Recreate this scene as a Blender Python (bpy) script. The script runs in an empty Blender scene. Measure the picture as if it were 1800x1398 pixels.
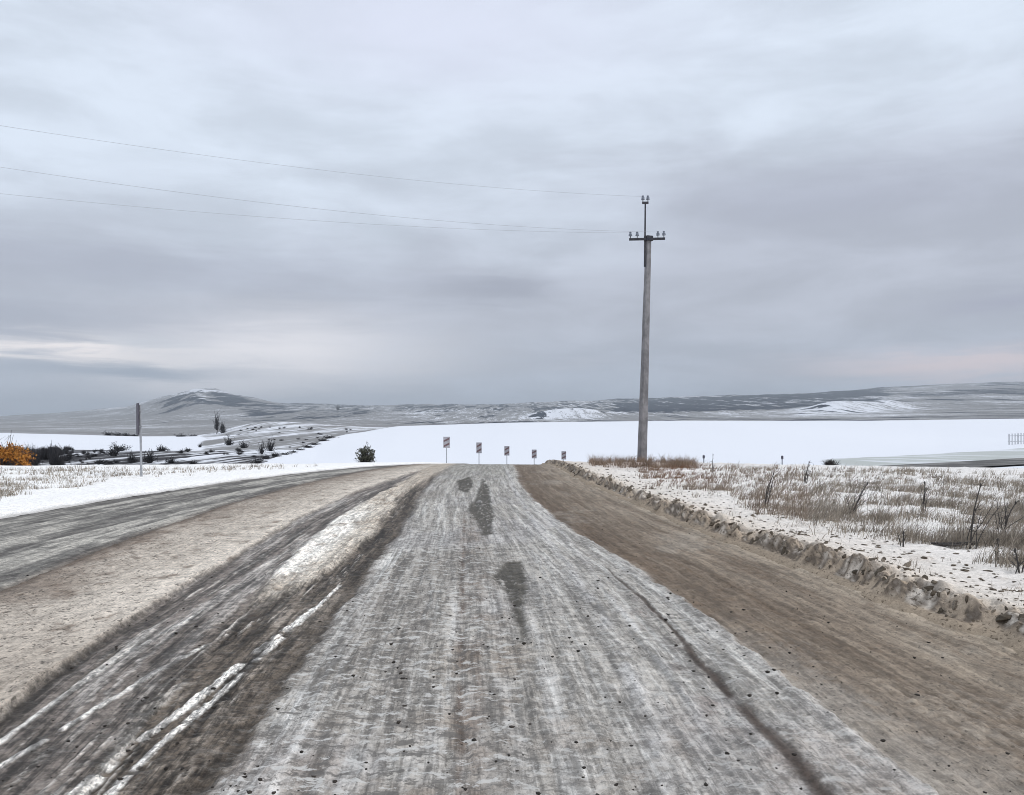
import bpy, bmesh, math, random
import numpy as np
from mathutils import Vector, Matrix

random.seed(7)
RNG = np.random.default_rng(7)
SC = bpy.context.scene
COL = SC.collection
R = math.radians

# ------------------------------------------------------------------ camera
F, CX, HZ, CAMH = 1500.0, 900.0, 745.0, 1.6      # focal length and horizon in photo pixels, eye height
cam_d = bpy.data.cameras.new('camera')
cam_d.sensor_width = 36.0
cam_d.lens = 36.0 * F / 1800.0
cam_d.shift_y = (HZ - 699.0) / 1800.0
cam_d.clip_start = 0.1
cam_d.clip_end = 60000
cam = bpy.data.objects.new('camera', cam_d)
cam.location = (0, 0, CAMH)
cam.rotation_euler = (R(90), 0, 0)
COL.objects.link(cam)
SC.camera = cam

# ------------------------------------------------------------------ node helper
class NT:
    def __init__(self, tree):
        self.t = tree
    def n(self, kind, **kw):
        nd = self.t.nodes.new(kind)
        for k, v in kw.items():
            setattr(nd, k, v)
        return nd
    def put(self, sock, v):
        if isinstance(v, bpy.types.NodeSocket):
            self.t.links.new(v, sock)
        elif v is not None:
            if isinstance(v, (tuple, list)) and len(v) == 3 and sock.type == 'RGBA':
                v = (*v, 1.0)
            sock.default_value = v
    def m(self, op, a, b=None, c=None, clamp=False):
        nd = self.n('ShaderNodeMath', operation=op, use_clamp=clamp)
        for s, v in zip(nd.inputs, (a, b, c)):
            self.put(s, v)
        return nd.outputs[0]
    def mix(self, f, a, b, blend='MIX'):
        nd = self.n('ShaderNodeMix', data_type='RGBA', blend_type=blend)
        self.put(nd.inputs[0], f); self.put(nd.inputs[6], a); self.put(nd.inputs[7], b)
        return nd.outputs[2]
    def ramp(self, f, a, b, lo=0.0, hi=1.0):
        nd = self.n('ShaderNodeMapRange', interpolation_type='SMOOTHSTEP')
        for s, v in zip(nd.inputs, (f, a, b, lo, hi)):
            self.put(s, v)
        return nd.outputs[0]
    def noise(self, vec, scale, detail=4, rough=0.55, dist=0.0):
        nd = self.n('ShaderNodeTexNoise')
        self.put(nd.inputs['Vector'], vec)
        nd.inputs['Scale'].default_value = scale
        nd.inputs['Detail'].default_value = detail
        nd.inputs['Roughness'].default_value = rough
        nd.inputs['Distortion'].default_value = dist
        return nd.outputs['Fac']
    def scale(self, vec, s):
        nd = self.n('ShaderNodeVectorMath', operation='MULTIPLY')
        self.put(nd.inputs[0], vec); nd.inputs[1].default_value = s
        return nd.outputs[0]

# ------------------------------------------------------------------ sky
SUN_EL, SUN_AZ = 42.0, 55.0       # soft light through the cloud, from the right and a little behind
world = bpy.data.worlds.new('World')
SC.world = world
world.use_nodes = True
wt = world.node_tree
wt.nodes.clear()
w = NT(wt)
tc = w.n('ShaderNodeTexCoord')
D = tc.outputs['Generated']
sp = w.n('ShaderNodeSeparateXYZ'); wt.links.new(D, sp.inputs[0])
n_big = w.noise(w.scale(D, (1.5, 1.5, 3.6)), 1.9, 5, 0.5, 0.4)
n_fine = w.noise(w.scale(D, (2.0, 2.0, 7.0)), 2.6, 6, 0.55, 0.3)
n_wisp = w.noise(w.scale(D, (2.2, 2.2, 22.0)), 3.1, 6, 0.6, 0.6)
wx = w.m('ADD', sp.outputs[0], w.m('MULTIPLY', w.m('SUBTRACT', n_fine, 0.5), 0.16))
wz = w.m('ADD', sp.outputs[2], w.m('MULTIPLY', w.m('SUBTRACT', n_wisp, 0.5), 0.045))
def gauss(px, py, sx, sy, warp=True):
    u, v = (px - CX) / F, (HZ - py) / F
    k = math.sqrt(1 + u * u + v * v)
    a = w.m('DIVIDE', w.m('SUBTRACT', wx, u / k), sx / F)
    b = w.m('DIVIDE', w.m('SUBTRACT', wz, v / k), sy / F)
    s = w.m('ADD', w.m('MULTIPLY', a, a), w.m('MULTIPLY', b, b))
    return w.m('EXPONENT', w.m('MULTIPLY', s, -1.0))
# thinner pale cloud overhead, thicker grey deck low down, its edge climbing to the right
edge = w.m('SUBTRACT', wz, w.m('ADD', 0.235, w.m('MULTIPLY', sp.outputs[0], 0.10)))
edge = w.m('ADD', edge, w.m('MULTIPLY', w.m('SUBTRACT', n_big, 0.5), 0.26))
t_hi = w.ramp(edge, -0.085, 0.10)
GREY = (0.532, 0.566, 0.658)
PALE = (0.735, 0.815, 0.930)
colr = w.mix(t_hi, GREY, PALE)
# blue-grey near the skyline
low = w.ramp(wz, 0.015, 0.13, 1.0, 0.0)
colr = w.mix(w.m('MULTIPLY', low, 0.75), colr, (0.490, 0.570, 0.700))
# cloud texture
tex = w.ramp(n_fine, 0.33, 0.68, 0.89, 1.09)
colr = w.mix(1.0, colr, w.n('ShaderNodeCombineColor').outputs[0], 'MULTIPLY')
cc = colr.node.inputs[7].links[0].from_node
for i in range(3):
    wt.links.new(tex, cc.inputs[i])
def blend(col, g, amt, c):
    return w.mix(w.m('MULTIPLY', g, amt, clamp=True), col, c)
colr = blend(colr, gauss(470, 622, 250, 62), 1.0, (0.980, 0.965, 1.01))
colr = blend(colr, gauss(330, 668, 130, 34), 0.95, (0.90, 0.90, 0.96))
colr = blend(colr, gauss(110, 611, 150, 15), 1.0, (1.22, 1.14, 1.12))
colr = blend(colr, gauss(250, 604, 90, 13), 0.9, (0.740, 0.770, 0.840))
colr = blend(colr, gauss(230, 652, 170, 17), 0.9, (0.330, 0.400, 0.510))
colr = blend(colr, gauss(60, 560, 260, 34), 0.45, (0.390, 0.420, 0.520))
colr = blend(colr, gauss(860, 508, 110, 20), 0.6, (0.350, 0.372, 0.455))
colr = blend(colr, gauss(250, 470, 330, 38), 0.55, (0.430, 0.458, 0.555))
colr = blend(colr, gauss(1450, 345, 260, 46), 0.55, (0.445, 0.470, 0.570))
colr = blend(colr, gauss(1750, 535, 90, 20), 0.6, (0.380, 0.395, 0.510))
colr = blend(colr, gauss(1730, 640, 230, 20), 1.0, (0.790, 0.700, 0.740))
colr = blend(colr, gauss(760, 40, 380, 100), 0.8, (0.790, 0.830, 0.985))
colr = blend(colr, gauss(1010, 636, 60, 9), 0.5, (0.560, 0.590, 0.680))
sky = w.n('ShaderNodeTexSky', sky_type='NISHITA', sun_disc=False)
sky.sun_elevation = R(SUN_EL)
sky.sun_rotation = R(180 - SUN_AZ)
sky.air_density = 1.0; sky.dust_density = 2.0
sc10 = w.mix(1.0, colr, (11.4, 11.4, 11.4), 'MULTIPLY')     # cloud radiance in the sky node's own units
allc = w.mix(0.93, sky.outputs[0], sc10)
bg = w.n('ShaderNodeBackground'); bg.inputs[1].default_value = 0.09
wt.links.new(allc, bg.inputs[0])
wo = w.n('ShaderNodeOutputWorld'); wt.links.new(bg.outputs[0], wo.inputs[0])

# ------------------------------------------------------------------ sun behind the overcast
sun_d = bpy.data.lights.new('sun', 'SUN')
sun_d.energy = 1.3
sun_d.angle = R(22)
sun_d.color = (1.0, 0.965, 0.93)
sun = bpy.data.objects.new('sun', sun_d)
sv = Vector((math.sin(R(180 - SUN_AZ)) * math.cos(R(SUN_EL)), math.cos(R(180 - SUN_AZ)) * math.cos(R(SUN_EL)), math.sin(R(SUN_EL))))
sun.rotation_euler = sv.to_track_quat('Z', 'Y').to_euler()
sun.location = (20, -20, 40)
COL.objects.link(sun)

vs = SC.view_settings
vs.view_transform = 'Standard'
vs.look = 'None'
vs.exposure = 0.0
vs.gamma = 1.0
vs.use_curve_mapping = False
SC.render.engine = 'CYCLES'
SC.cycles.use_denoising = True
SC.cycles.filter_width = 0.95
SC.cycles.max_bounces = 5
SC.cycles.volume_bounces = 0

# ------------------------------------------------------------------ numpy helpers
_HT = np.random.default_rng(99).random((512, 512))
def hash2(ix, iy, seed):
    return _HT[(ix + seed * 131) & 511, (iy + seed * 57) & 511]
def vn(x, y, seed=0):
    x0, y0 = np.floor(x), np.floor(y)
    fx, fy = x - x0, y - y0
    fx, fy = fx * fx * (3 - 2 * fx), fy * fy * (3 - 2 * fy)
    x0, y0 = x0.astype(np.int64), y0.astype(np.int64)
    a, b = hash2(x0, y0, seed), hash2(x0 + 1, y0, seed)
    c, d = hash2(x0, y0 + 1, seed), hash2(x0 + 1, y0 + 1, seed)
    return (a + (b - a) * fx) * (1 - fy) + (c + (d - c) * fx) * fy
def fbm(x, y, seed=0, octv=4, gain=0.5):
    x, y = np.broadcast_arrays(np.asarray(x, float), np.asarray(y, float))
    s, amp, tot = 0, 1.0, 0
    for k in range(octv):
        s = s + amp * vn(x * 2 ** k + 17.3 * k, y * 2 ** k - 9.1 * k, seed + k)
        tot += amp; amp *= gain
    return s / tot - 0.5          # about -0.5 .. 0.5
def sstep(x, a, b):
    t = np.clip((x - a) / (b - a), 0, 1)
    return t * t * (3 - 2 * t)
def lerp(a, b, t):
    return a + (b - a) * t

# ------------------------------------------------------------------ the lie of the land
CA, CY = 0.00151, 26.0
def prof(Y):                      # the road runs level, then rolls over a crest and drops
    Y = np.asarray(Y, float)
    return -CA * np.clip(Y - CY, 0, None) ** 2
def unproj(px, py):               # photo pixel on the road surface -> (X, Y)
    v = (HZ - py) / F
    Y = CAMH / -v
    for _ in range(60):
        Yn = (CAMH - float(prof(Y))) / -v
        if Yn > 41.6: Yn = 41.6
        Y = 0.6 * Y + 0.4 * Yn
    return (px - CX) / F * Y, Y
def curve(pts, near=None, far=None):   # polyline in photo pixels -> X as a function of Y
    q = sorted((unproj(*p)[::-1] for p in pts))
    ys = [a for a, b in q]; xs = [b for a, b in q]
    if near is None:
        near = xs[0] + (xs[1] - xs[0]) / max(ys[1] - ys[0], .3) * (1.5 - ys[0]) * 0.8
    ys = [1.5] + ys; xs = [near] + xs
    if far is None:
        far = xs[-1] + (xs[-1] - xs[-2]) / max(ys[-1] - ys[-2], .5) * (64 - ys[-1]) * 0.6
    ys.append(64.0); xs.append(far)
    ys, xs = np.array(ys), np.array(xs)
    gy = np.linspace(1.0, 64, 1500)
    gx = np.interp(gy, ys, xs)
    k = np.exp(-np.linspace(-2, 2, 41) ** 2); k /= k.sum()
    gx = np.convolve(np.pad(gx, 20, mode='edge'), k, 'valid')
    return lambda Y: np.interp(Y, gy, gx)
XL = curve([(0, 912), (200, 878), (400, 848), (620, 823), (700, 818)], near=-9.6)
XR = curve([(1800, 1132), (1600, 1068), (1400, 988), (1200, 918), (1100, 876), (1000, 831), (978, 819)], near=4.1)
C1 = curve([(0, 1040), (200, 958), (400, 888), (560, 845), (680, 822)])
C2 = curve([(0, 1262), (50, 1215), (200, 1112), (350, 1018), (525, 912), (620, 868), (700, 840), (770, 822)])
C3 = curve([(450, 1045), (520, 970), (590, 912), (640, 882), (690, 856), (745, 826)])
C4 = curve([(450, 1075), (560, 1012), (640, 952), (680, 905), (705, 868), (785, 825)])
CLn = curve([(775, 829), (742, 862), (705, 930), (662, 985), (620, 1040), (560, 1120), (500, 1200), (440, 1290), (388, 1365)])
CRn = curve([(903, 822), (914, 850), (940, 880), (985, 912), (1050, 955), (1140, 1005), (1200, 1045), (1330, 1140), (1430, 1215), (1540, 1300), (1660, 1390)])
WL1 = curve([(640, 985), (560, 1060), (435, 1146), (320, 1240), (225, 1300), (130, 1390)])
WL2 = curve([(625, 1010), (520, 1092), (435, 1162), (370, 1220), (305, 1275), (185, 1385)])
WL0 = curve([(560, 1035), (380, 1117), (165, 1242), (0, 1342)])
WLb = curve([(480, 1005), (215, 1150), (0, 1300)])
KD = curve([(818, 880), (814, 960), (812, 1100), (808, 1398)])
KD2 = curve([(842, 960), (842, 1050), (838, 1200), (836, 1398)])
RD = curve([(985, 900), (1060, 985), (1120, 1040), (1200, 1112), (1250, 1180), (1320, 1250), (1400, 1330), (1462, 1398)])
LB = curve([(905, 860), (950, 930), (1050, 1060), (1120, 1200), (1180, 1398)])
LB2 = curve([(935, 870), (1010, 960), (1180, 1180), (1330, 1398)])

def bank_d(X, Y):
    return X - XR(Y) - 0.16 * fbm(Y * 0.9, X * 0, 56, 3) - 0.10 * fbm(Y * 3.4, X * 0.5, 57, 4)
def verge_r(X, Y):
    d = bank_d(X, Y)
    face = sstep(d + 0.10 * fbm(X * 2.2, Y * 2.2, 51, 3) * 2, -0.02, 0.16)
    lum = fbm(X * 5, Y * 3.2, 52, 4)
    top = 0.15 + 0.12 * fbm(Y * 1.1, X * 0.4, 53, 3) + (0.24 * lum + 0.14 * (0.18 - np.abs(fbm(X * 9, Y * 7, 58, 4)) * 1.6)) * np.exp(-((d - 0.15) / 0.4) ** 2)
    crest = np.exp(-np.clip(d - 0.22, 0, None) / 0.7)
    z = face * (top * (0.35 + 0.65 * crest))
    z = z + (0.16 * fbm(X * 0.7, Y * 0.7, 54, 4) + 0.07 * fbm(X * 3.5, Y * 3.5, 55, 3)) * sstep(d, 0.2, 1.2)
    return z - 0.0165 * np.clip(X - 6, 0, None) + prof(Y) + 0.02 - 0.22 * sstep(-d, 0.0, 0.30)
def verge_l(X, Y):
    d = XL(Y) - X
    z = 0.05 * sstep(d, 0.0, 0.25) + 0.05 * np.exp(-((d - 0.7) / 0.5) ** 2) + 0.14 * fbm(X * 0.6, Y * 0.6, 61, 4) * sstep(d, 0.6, 2.5) \
        + 0.03 * fbm(X * 3, Y * 3, 62, 3)
    return z - 0.006 * np.clip(d - 2, 0, None) - 0.03 * sstep(d, 2, 5) + prof(Y)
def ground_v(X, Y):
    X, Y = np.asarray(X, float), np.asarray(Y, float)
    return np.where(X > XR(Y), verge_r(X, Y), np.where(X < XL(Y), verge_l(X, Y), prof(Y)))
def ground_at(X, Y):
    return float(ground_v(np.array([float(X)]), np.array([float(Y)]))[0])
def stand(px, py):                # where the near ground shows at this photo pixel
    v = (HZ - py) / F
    Y = np.linspace(3, 46, 1400); X = (px - CX) / F * Y
    z = ground_v(X, Y)
    hit = np.nonzero(CAMH + v * Y <= z)[0]
    k = hit[0] if len(hit) else int(np.argmin(np.abs(Y - 41)))
    return float(X[k]), float(Y[k]), float(z[k])

# far land: photo-row of the surface at each depth, for a few directions; heights follow from it
FY = [50, 90, 115, 130, 160, 200, 250, 330, 400, 480, 600, 700, 800, 1000, 1500, 2500, 4000, 5500, 7000, 9000, 14000]
FC = {
 -2200: [846,838,832,830,824,806,792,784,772,762,764,766,765,763,757,748,742,738,735,740,744],
 0:    [846,838,832,830,824,806,792,784,772,761,764,766,765,763,757,748,740,735,732,738,744],
 130:  [846,838,832,830,824,806,793,785,774,764,767,769,768,765,758,748,738,729,724,732,742],
 230:  [846,838,832,830,822,807,795,786,775,767,769,770,769,766,758,748,735,722,715,724,740],
 290:  [846,838,832,829,822,807,795,787,777,768,769,770,769,766,757,747,731,704,697,722,740],
 322:  [846,838,832,829,821,807,795,787,777,768,769,769,768,766,757,746,728,699,693,714,740],
 345:  [846,838,832,829,821,807,795,787,777,767,768,768,767,765,756,746,726,695,689,708,740],
 380:  [846,838,832,828,820,807,795,786,776,767,765,763,761,762,756,745,726,696,690,710,740],
 412:  [846,838,832,828,820,806,795,785,774,765,759,754,750,754,753,744,727,702,697,716,740],
 450:  [846,838,832,828,819,806,795,783,773,763,755,748,743,747,750,743,728,708,703,720,740],
 500:  [846,838,832,828,818,806,796,782,772,763,754,746,741,745,748,742,728,717,712,722,740],
 560:  [846,838,832,827,816,808,799,783,772,764,756,749,745,746,748,742,727,717,713,722,740],
 640:  [846,838,832,824,815,803,791,776,767,761,757,755,753,750,746,738,727,718,714,722,740],
 700:  [846,838,832,824,815,802,789,772,762,755,749,752,753,752,748,740,728,719,713,722,740],
 900:  [846,838,832,824,815,801,787,769,758,750,743,746,748,747,743,737,727,718,712,722,740],
 1200: [846,838,832,824,815,801,787,769,757,748,740,743,744,744,741,735,720,706,698,712,738],
 1420: [846,838,830,824,813,800,786,769,757,748,740,742,743,743,739,730,713,698,690,706,736],
 1520: [846,838,827,821,808,798,785,769,757,748,740,742,743,743,738,727,709,694,685,702,735],
 1650: [846,835,824,814,801,793,783,768,756,747,738,740,741,741,736,724,705,688,678,698,734],
 1800: [846,828,815,806,792,783,775,762,752,744,736,738,739,738,733,720,700,682,670,690,730],
 2100: [846,826,812,803,789,780,772,759,750,742,734,736,737,736,731,717,697,679,667,688,728],
 4000: [846,826,812,803,789,780,772,759,750,742,734,736,737,736,731,717,697,679,667,688,728]}
_cx = np.array(sorted(FC)); _tab = np.array([FC[c] for c in sorted(FC)], float)
_ly = np.log(np.array(FY, float))
def pchip(x, xs, ys):             # monotone cubic along the last axis of ys
    h = np.diff(xs); dl = np.diff(ys, axis=-1) / h
    m = np.zeros_like(ys)
    a, b = dl[..., :-1], dl[..., 1:]
    with np.errstate(divide='ignore', invalid='ignore'):
        hm = np.where(a * b > 0, 2 * a * b / (a + b), 0)
    m[..., 1:-1] = np.nan_to_num(hm); m[..., 0] = dl[..., 0]; m[..., -1] = dl[..., -1]
    i = np.clip(np.searchsorted(xs, x) - 1, 0, len(xs) - 2)
    t = (x - xs[i]) / h[i]
    t2, t3 = t * t, t * t * t
    return (2*t3-3*t2+1)*ys[..., i] + (t3-2*t2+t)*h[i]*m[..., i] + (-2*t3+3*t2)*ys[..., i+1] + (t3-t2)*h[i]*m[..., i+1]
_FXG = np.arange(-2200, 4001, 4.0)
_k = np.exp(-np.linspace(-2, 2, 9) ** 2); _k /= _k.sum()
_FT = np.stack([np.convolve(np.pad(np.interp(_FXG, _cx, _tab[:, j]), 4, mode='edge'), _k, 'valid') for j in range(len(FY))], 1)
def far_relief(PX, YY, ypx):
    X = (PX - CX) / F * YY
    z = CAMH + (HZ - ypx) / F * YY
    am = sstep(YY, 900, 3500)
    z = z + am * YY / F * (7.0 * fbm(X / 800, YY / 1200, 71, 5) + 5.0 * fbm(X / 170, YY / 420, 75, 4) + 12.0 * np.exp(-((PX - 355) / 75) ** 2) * (0.5 - np.abs(fbm(X / 260, YY / 800, 79, 4)) * 3) * sstep(YY, 4000, 5500))
    g = lambda cx, cy, sx, sy: np.exp(-((PX - cx) / sx) ** 2 - (np.log(YY / cy) / sy) ** 2)
    z = z + YY / F * (13 * g(985, 3200, 55, .10) + 9 * g(1040, 3000, 40, .1) + 17 * g(1470, 3000, 60, .12) + 12 * g(1560, 3200, 50, .1) + 5 * g(330, 5200, 30, .15))
    return z + sstep(YY, 100, 200) * (1 - sstep(YY, 900, 1400)) * YY / F * 1.2 * fbm(X / 60, YY / 90, 77, 3)
def far_z(PX, Y):                 # PX = bearing as photo column, Y = depth; both 1-d, returns grid [Y, PX]
    rows = np.stack([np.interp(PX, _FXG, _FT[:, j]) for j in range(len(FY))], 1)   # [PX, FY]
    ypx = pchip(np.log(Y), _ly, rows).T
    return far_relief(np.broadcast_to(PX[None, :], ypx.shape), np.broadcast_to(Y[:, None], ypx.shape), ypx)
def far_zp(PX, Y):                # the same for single points
    return np.array([float(far_z(np.array([float(a)]), np.array([float(b)]))[0, 0]) for a, b in zip(np.atleast_1d(PX), np.atleast_1d(Y))])
def far_pt(px, Y):
    return np.array([(px - CX) / F * Y, Y, float(far_zp(px, Y)[0])])

# ------------------------------------------------------------------ object helpers
def tag(o, label=None, cat=None, group=None, kind=None):
    if label: o['label'] = label
    if cat: o['category'] = cat
    if group: o['group'] = group
    if kind: o['kind'] = kind
    return o
def link(name, me, mat=None, parent=None):
    o = bpy.data.objects.new(name, me)
    COL.objects.link(o)
    if me is not None and mat is not None and len(me.materials) == 0: me.materials.append(mat)
    if parent is not None: o.parent = parent
    return o
def empty(name, loc, rz=0):
    o = bpy.data.objects.new(name, None)
    o.location = loc; o.rotation_euler = (0, 0, rz); o.empty_display_size = 0.2
    COL.objects.link(o)
    return o
def np_mesh(name, co, faces, smooth=True, attrs=None):
    me = bpy.data.meshes.new(name)
    co = np.ascontiguousarray(co, np.float32); faces = np.ascontiguousarray(faces, np.int32)
    nf, k = faces.shape
    me.vertices.add(len(co)); me.vertices.foreach_set('co', co.ravel())
    me.loops.add(nf * k); me.loops.foreach_set('vertex_index', faces.ravel())
    me.polygons.add(nf); me.polygons.foreach_set('loop_start', np.arange(0, nf * k, k, dtype=np.int32))
    me.polygons.foreach_set('loop_total', np.full(nf, k, np.int32))
    if smooth: me.polygons.foreach_set('use_smooth', np.ones(nf, bool))
    for nm, arr in (attrs or {}).items():
        if arr.ndim == 2 and arr.shape[1] == 3:
            at = me.attributes.new(nm, 'FLOAT_VECTOR', 'POINT'); at.data.foreach_set('vector', np.ascontiguousarray(arr, np.float32).ravel())
        elif arr.ndim == 2:
            at = me.attributes.new(nm, 'FLOAT_COLOR', 'POINT'); at.data.foreach_set('color', np.ascontiguousarray(arr, np.float32).ravel())
        else:
            at = me.attributes.new(nm, 'FLOAT', 'POINT'); at.data.foreach_set('value', np.ascontiguousarray(arr, np.float32))
    me.update(calc_edges=True)
    return me
def grid_faces(nr, nc):
    i = np.arange(nr * nc).reshape(nr, nc)
    return np.stack([i[:-1, :-1], i[:-1, 1:], i[1:, 1:], i[1:, :-1]], -1).reshape(-1, 4)
def submesh(name, co, faces, sel, attrs, smooth=True):
    f = faces[sel]
    used, inv = np.unique(f, return_inverse=True)
    return np_mesh(name, co[used], inv.reshape(f.shape), smooth, {k: v[used] for k, v in attrs.items()})
def bm_obj(name, bm, mat, parent=None, smooth=False):
    me = bpy.data.meshes.new(name); bm.to_mesh(me); bm.free()
    if smooth: me.polygons.foreach_set('use_smooth', np.ones(len(me.polygons), bool))
    return link(name, me, mat, parent)
def box(bm, c, s, rot=None):
    r = bmesh.ops.create_cube(bm, size=1.0)
    M = Matrix.Translation(c) @ (rot.to_4x4() if rot else Matrix()) @ Matrix.Diagonal((*s, 1))
    bmesh.ops.transform(bm, matrix=M, verts=r['verts'])
    return r['verts']
def tube(bm, a, b, r0, r1, seg=8):
    a, b = Vector(a), Vector(b); d = b - a
    r = bmesh.ops.create_cone(bm, cap_ends=True, segments=seg, radius1=r0, radius2=r1, depth=d.length)
    M = Matrix.Translation((a + b) / 2) @ d.to_track_quat('Z', 'Y').to_matrix().to_4x4()
    bmesh.ops.transform(bm, matrix=M, verts=r['verts'])
    return r['verts']
def lathe(bm, base, prof_, seg=10, axis=Vector((0, 0, 1))):
    rings = []
    for r, h in prof_:
        rings.append([bm.verts.new(Vector(base) + Vector((r * math.cos(2*math.pi*k/seg), r * math.sin(2*math.pi*k/seg), h))) for k in range(seg)])
    for A, B in zip(rings, rings[1:]):
        for k in range(seg):
            bm.faces.new((A[k], A[(k+1) % seg], B[(k+1) % seg], B[k]))
    bm.faces.new(rings[0][::-1]); bm.faces.new(rings[-1])

# ------------------------------------------------------------------ materials
def new_mat(name):
    m = bpy.data.materials.new(name); m.use_nodes = True
    t = NT(m.node_tree)
    p = m.node_tree.nodes['Principled BSDF']
    return m, t, p
def obj_coord(t):
    return t.n('ShaderNodeTexCoord').outputs['Object']
def bumpn(t, p, h, strength, dist):
    b = t.n('ShaderNodeBump'); b.inputs['Strength'].default_value = strength; b.inputs['Distance'].default_value = dist
    t.put(b.inputs['Height'], h); t.put(p.inputs['Normal'], b.outputs[0])
def attr(t, name):
    return t.n('ShaderNodeAttribute', attribute_name=name)
def ground_mat(name, speck_dark, speck_light, spec=0.25, amt=0.40, lanes=False):
    """albedo from the surface map, broken up by grit and slush grains"""
    m, t, p = new_mat(name)
    co = obj_coord(t)
    a = attr(t, 'cover')
    base = a.outputs['Color']
    cs = t.scale(co, (1.0, 0.8, 1.0))
    n1 = t.noise(cs, 13, 8, 0.78)
    n2 = t.noise(cs, 60, 4, 0.75)
    n3 = t.noise(co, 9, 4, 0.6)
    grit = attr(t, 'grit').outputs['Fac']
    k = t.ramp(t.m('ADD', t.m('MULTIPLY', n1, 0.55), t.m('MULTIPLY', n2, 0.45)), 0.42, 0.58, 1 - amt, 1 + amt)
    k = t.m('ADD', 1.0, t.m('MULTIPLY', t.m('SUBTRACT', k, 1.0), attr(t, 'grain').outputs['Fac']))
    cc = t.n('ShaderNodeCombineColor')
    for i in range(3): t.put(cc.inputs[i], k)
    c = t.mix(1.0, base, cc.outputs[0], 'MULTIPLY')
    if lanes:                                      # tyre streaks drawn out along the tracks
        ln = attr(t, 'lane').outputs['Vector']
        stk = t.m('ADD', t.m('MULTIPLY', t.noise(ln, 9, 6, 0.72), 0.6), t.m('MULTIPLY', t.noise(ln, 34, 4, 0.7), 0.4))
        stk = t.m('ADD', t.m('MULTIPLY', stk, 0.8), t.m('MULTIPLY', n1, 0.2))
        am = attr(t, 'streak').outputs['Fac']
        lo = t.m('SUBTRACT', 1.0, am); hi = t.m('ADD', 1.0, t.m('MULTIPLY', am, 1.1))
        ks = t.ramp(stk, 0.44, 0.56, lo, hi)
        c2 = t.n('ShaderNodeCombineColor')
        for i in range(3): t.put(c2.inputs[i], ks)
        c = t.mix(1.0, c, c2.outputs[0], 'MULTIPLY')
    # crisp grains: frozen crumbs
    cg = t.scale(co, (1.0, 0.5, 1.0))
    g_ = t.m('ADD', t.noise(cg, 40, 1, 0.5), t.m('MULTIPLY', t.m('SUBTRACT', n3, 0.5), 0.35))
    th = t.m('SUBTRACT', 0.735, t.m('MULTIPLY', grit, 0.10))
    c = t.mix(t.m('MULTIPLY', t.ramp(g_, t.m('SUBTRACT', th, 0.02), t.m('ADD', th, 0.02)), t.m('ADD', 0.2, t.m('MULTIPLY', grit, 0.6), clamp=True)), c, speck_dark)
    if lanes:                                      # scraped dashes of slush and bare wet road
        fl = attr(t, 'fleck').outputs['Fac']
        fn = t.noise(t.scale(co, (6.0, 12.0, 0.0)), 1.0, 7, 0.76, 0.35)
        c = t.mix(t.m('MULTIPLY', t.ramp(fn, 0.545, 0.585), t.m('MULTIPLY', fl, 0.85)), c, (0.60, 0.595, 0.585))
        c = t.mix(t.m('MULTIPLY', t.ramp(fn, 0.455, 0.415), t.m('MULTIPLY', fl, 0.85)), c, (0.125, 0.118, 0.112))
    c = t.mix(1.0, c, (1.09, 1.055, 1.0), 'MULTIPLY')
    t.put(p.inputs['Base Color'], c)
    wet = attr(t, 'wet').outputs['Fac']
    t.put(p.inputs['Roughness'], t.m('SUBTRACT', 0.92, t.m('MULTIPLY', wet, 0.45)))
    p.inputs['Specular IOR Level'].default_value = spec
    bumpn(t, p, t.m('ADD', n1, t.m('MULTIPLY', n2, 0.5)), 0.25, 0.010)
    return m
M_road = ground_mat('slushy_asphalt', (0.045, 0.04, 0.034), (0.60, 0.60, 0.60), lanes=True)
M_verge = ground_mat('snowy_verge_soil', (0.09, 0.07, 0.05), (0.85, 0.85, 0.87), 0.1, 0.18)

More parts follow.
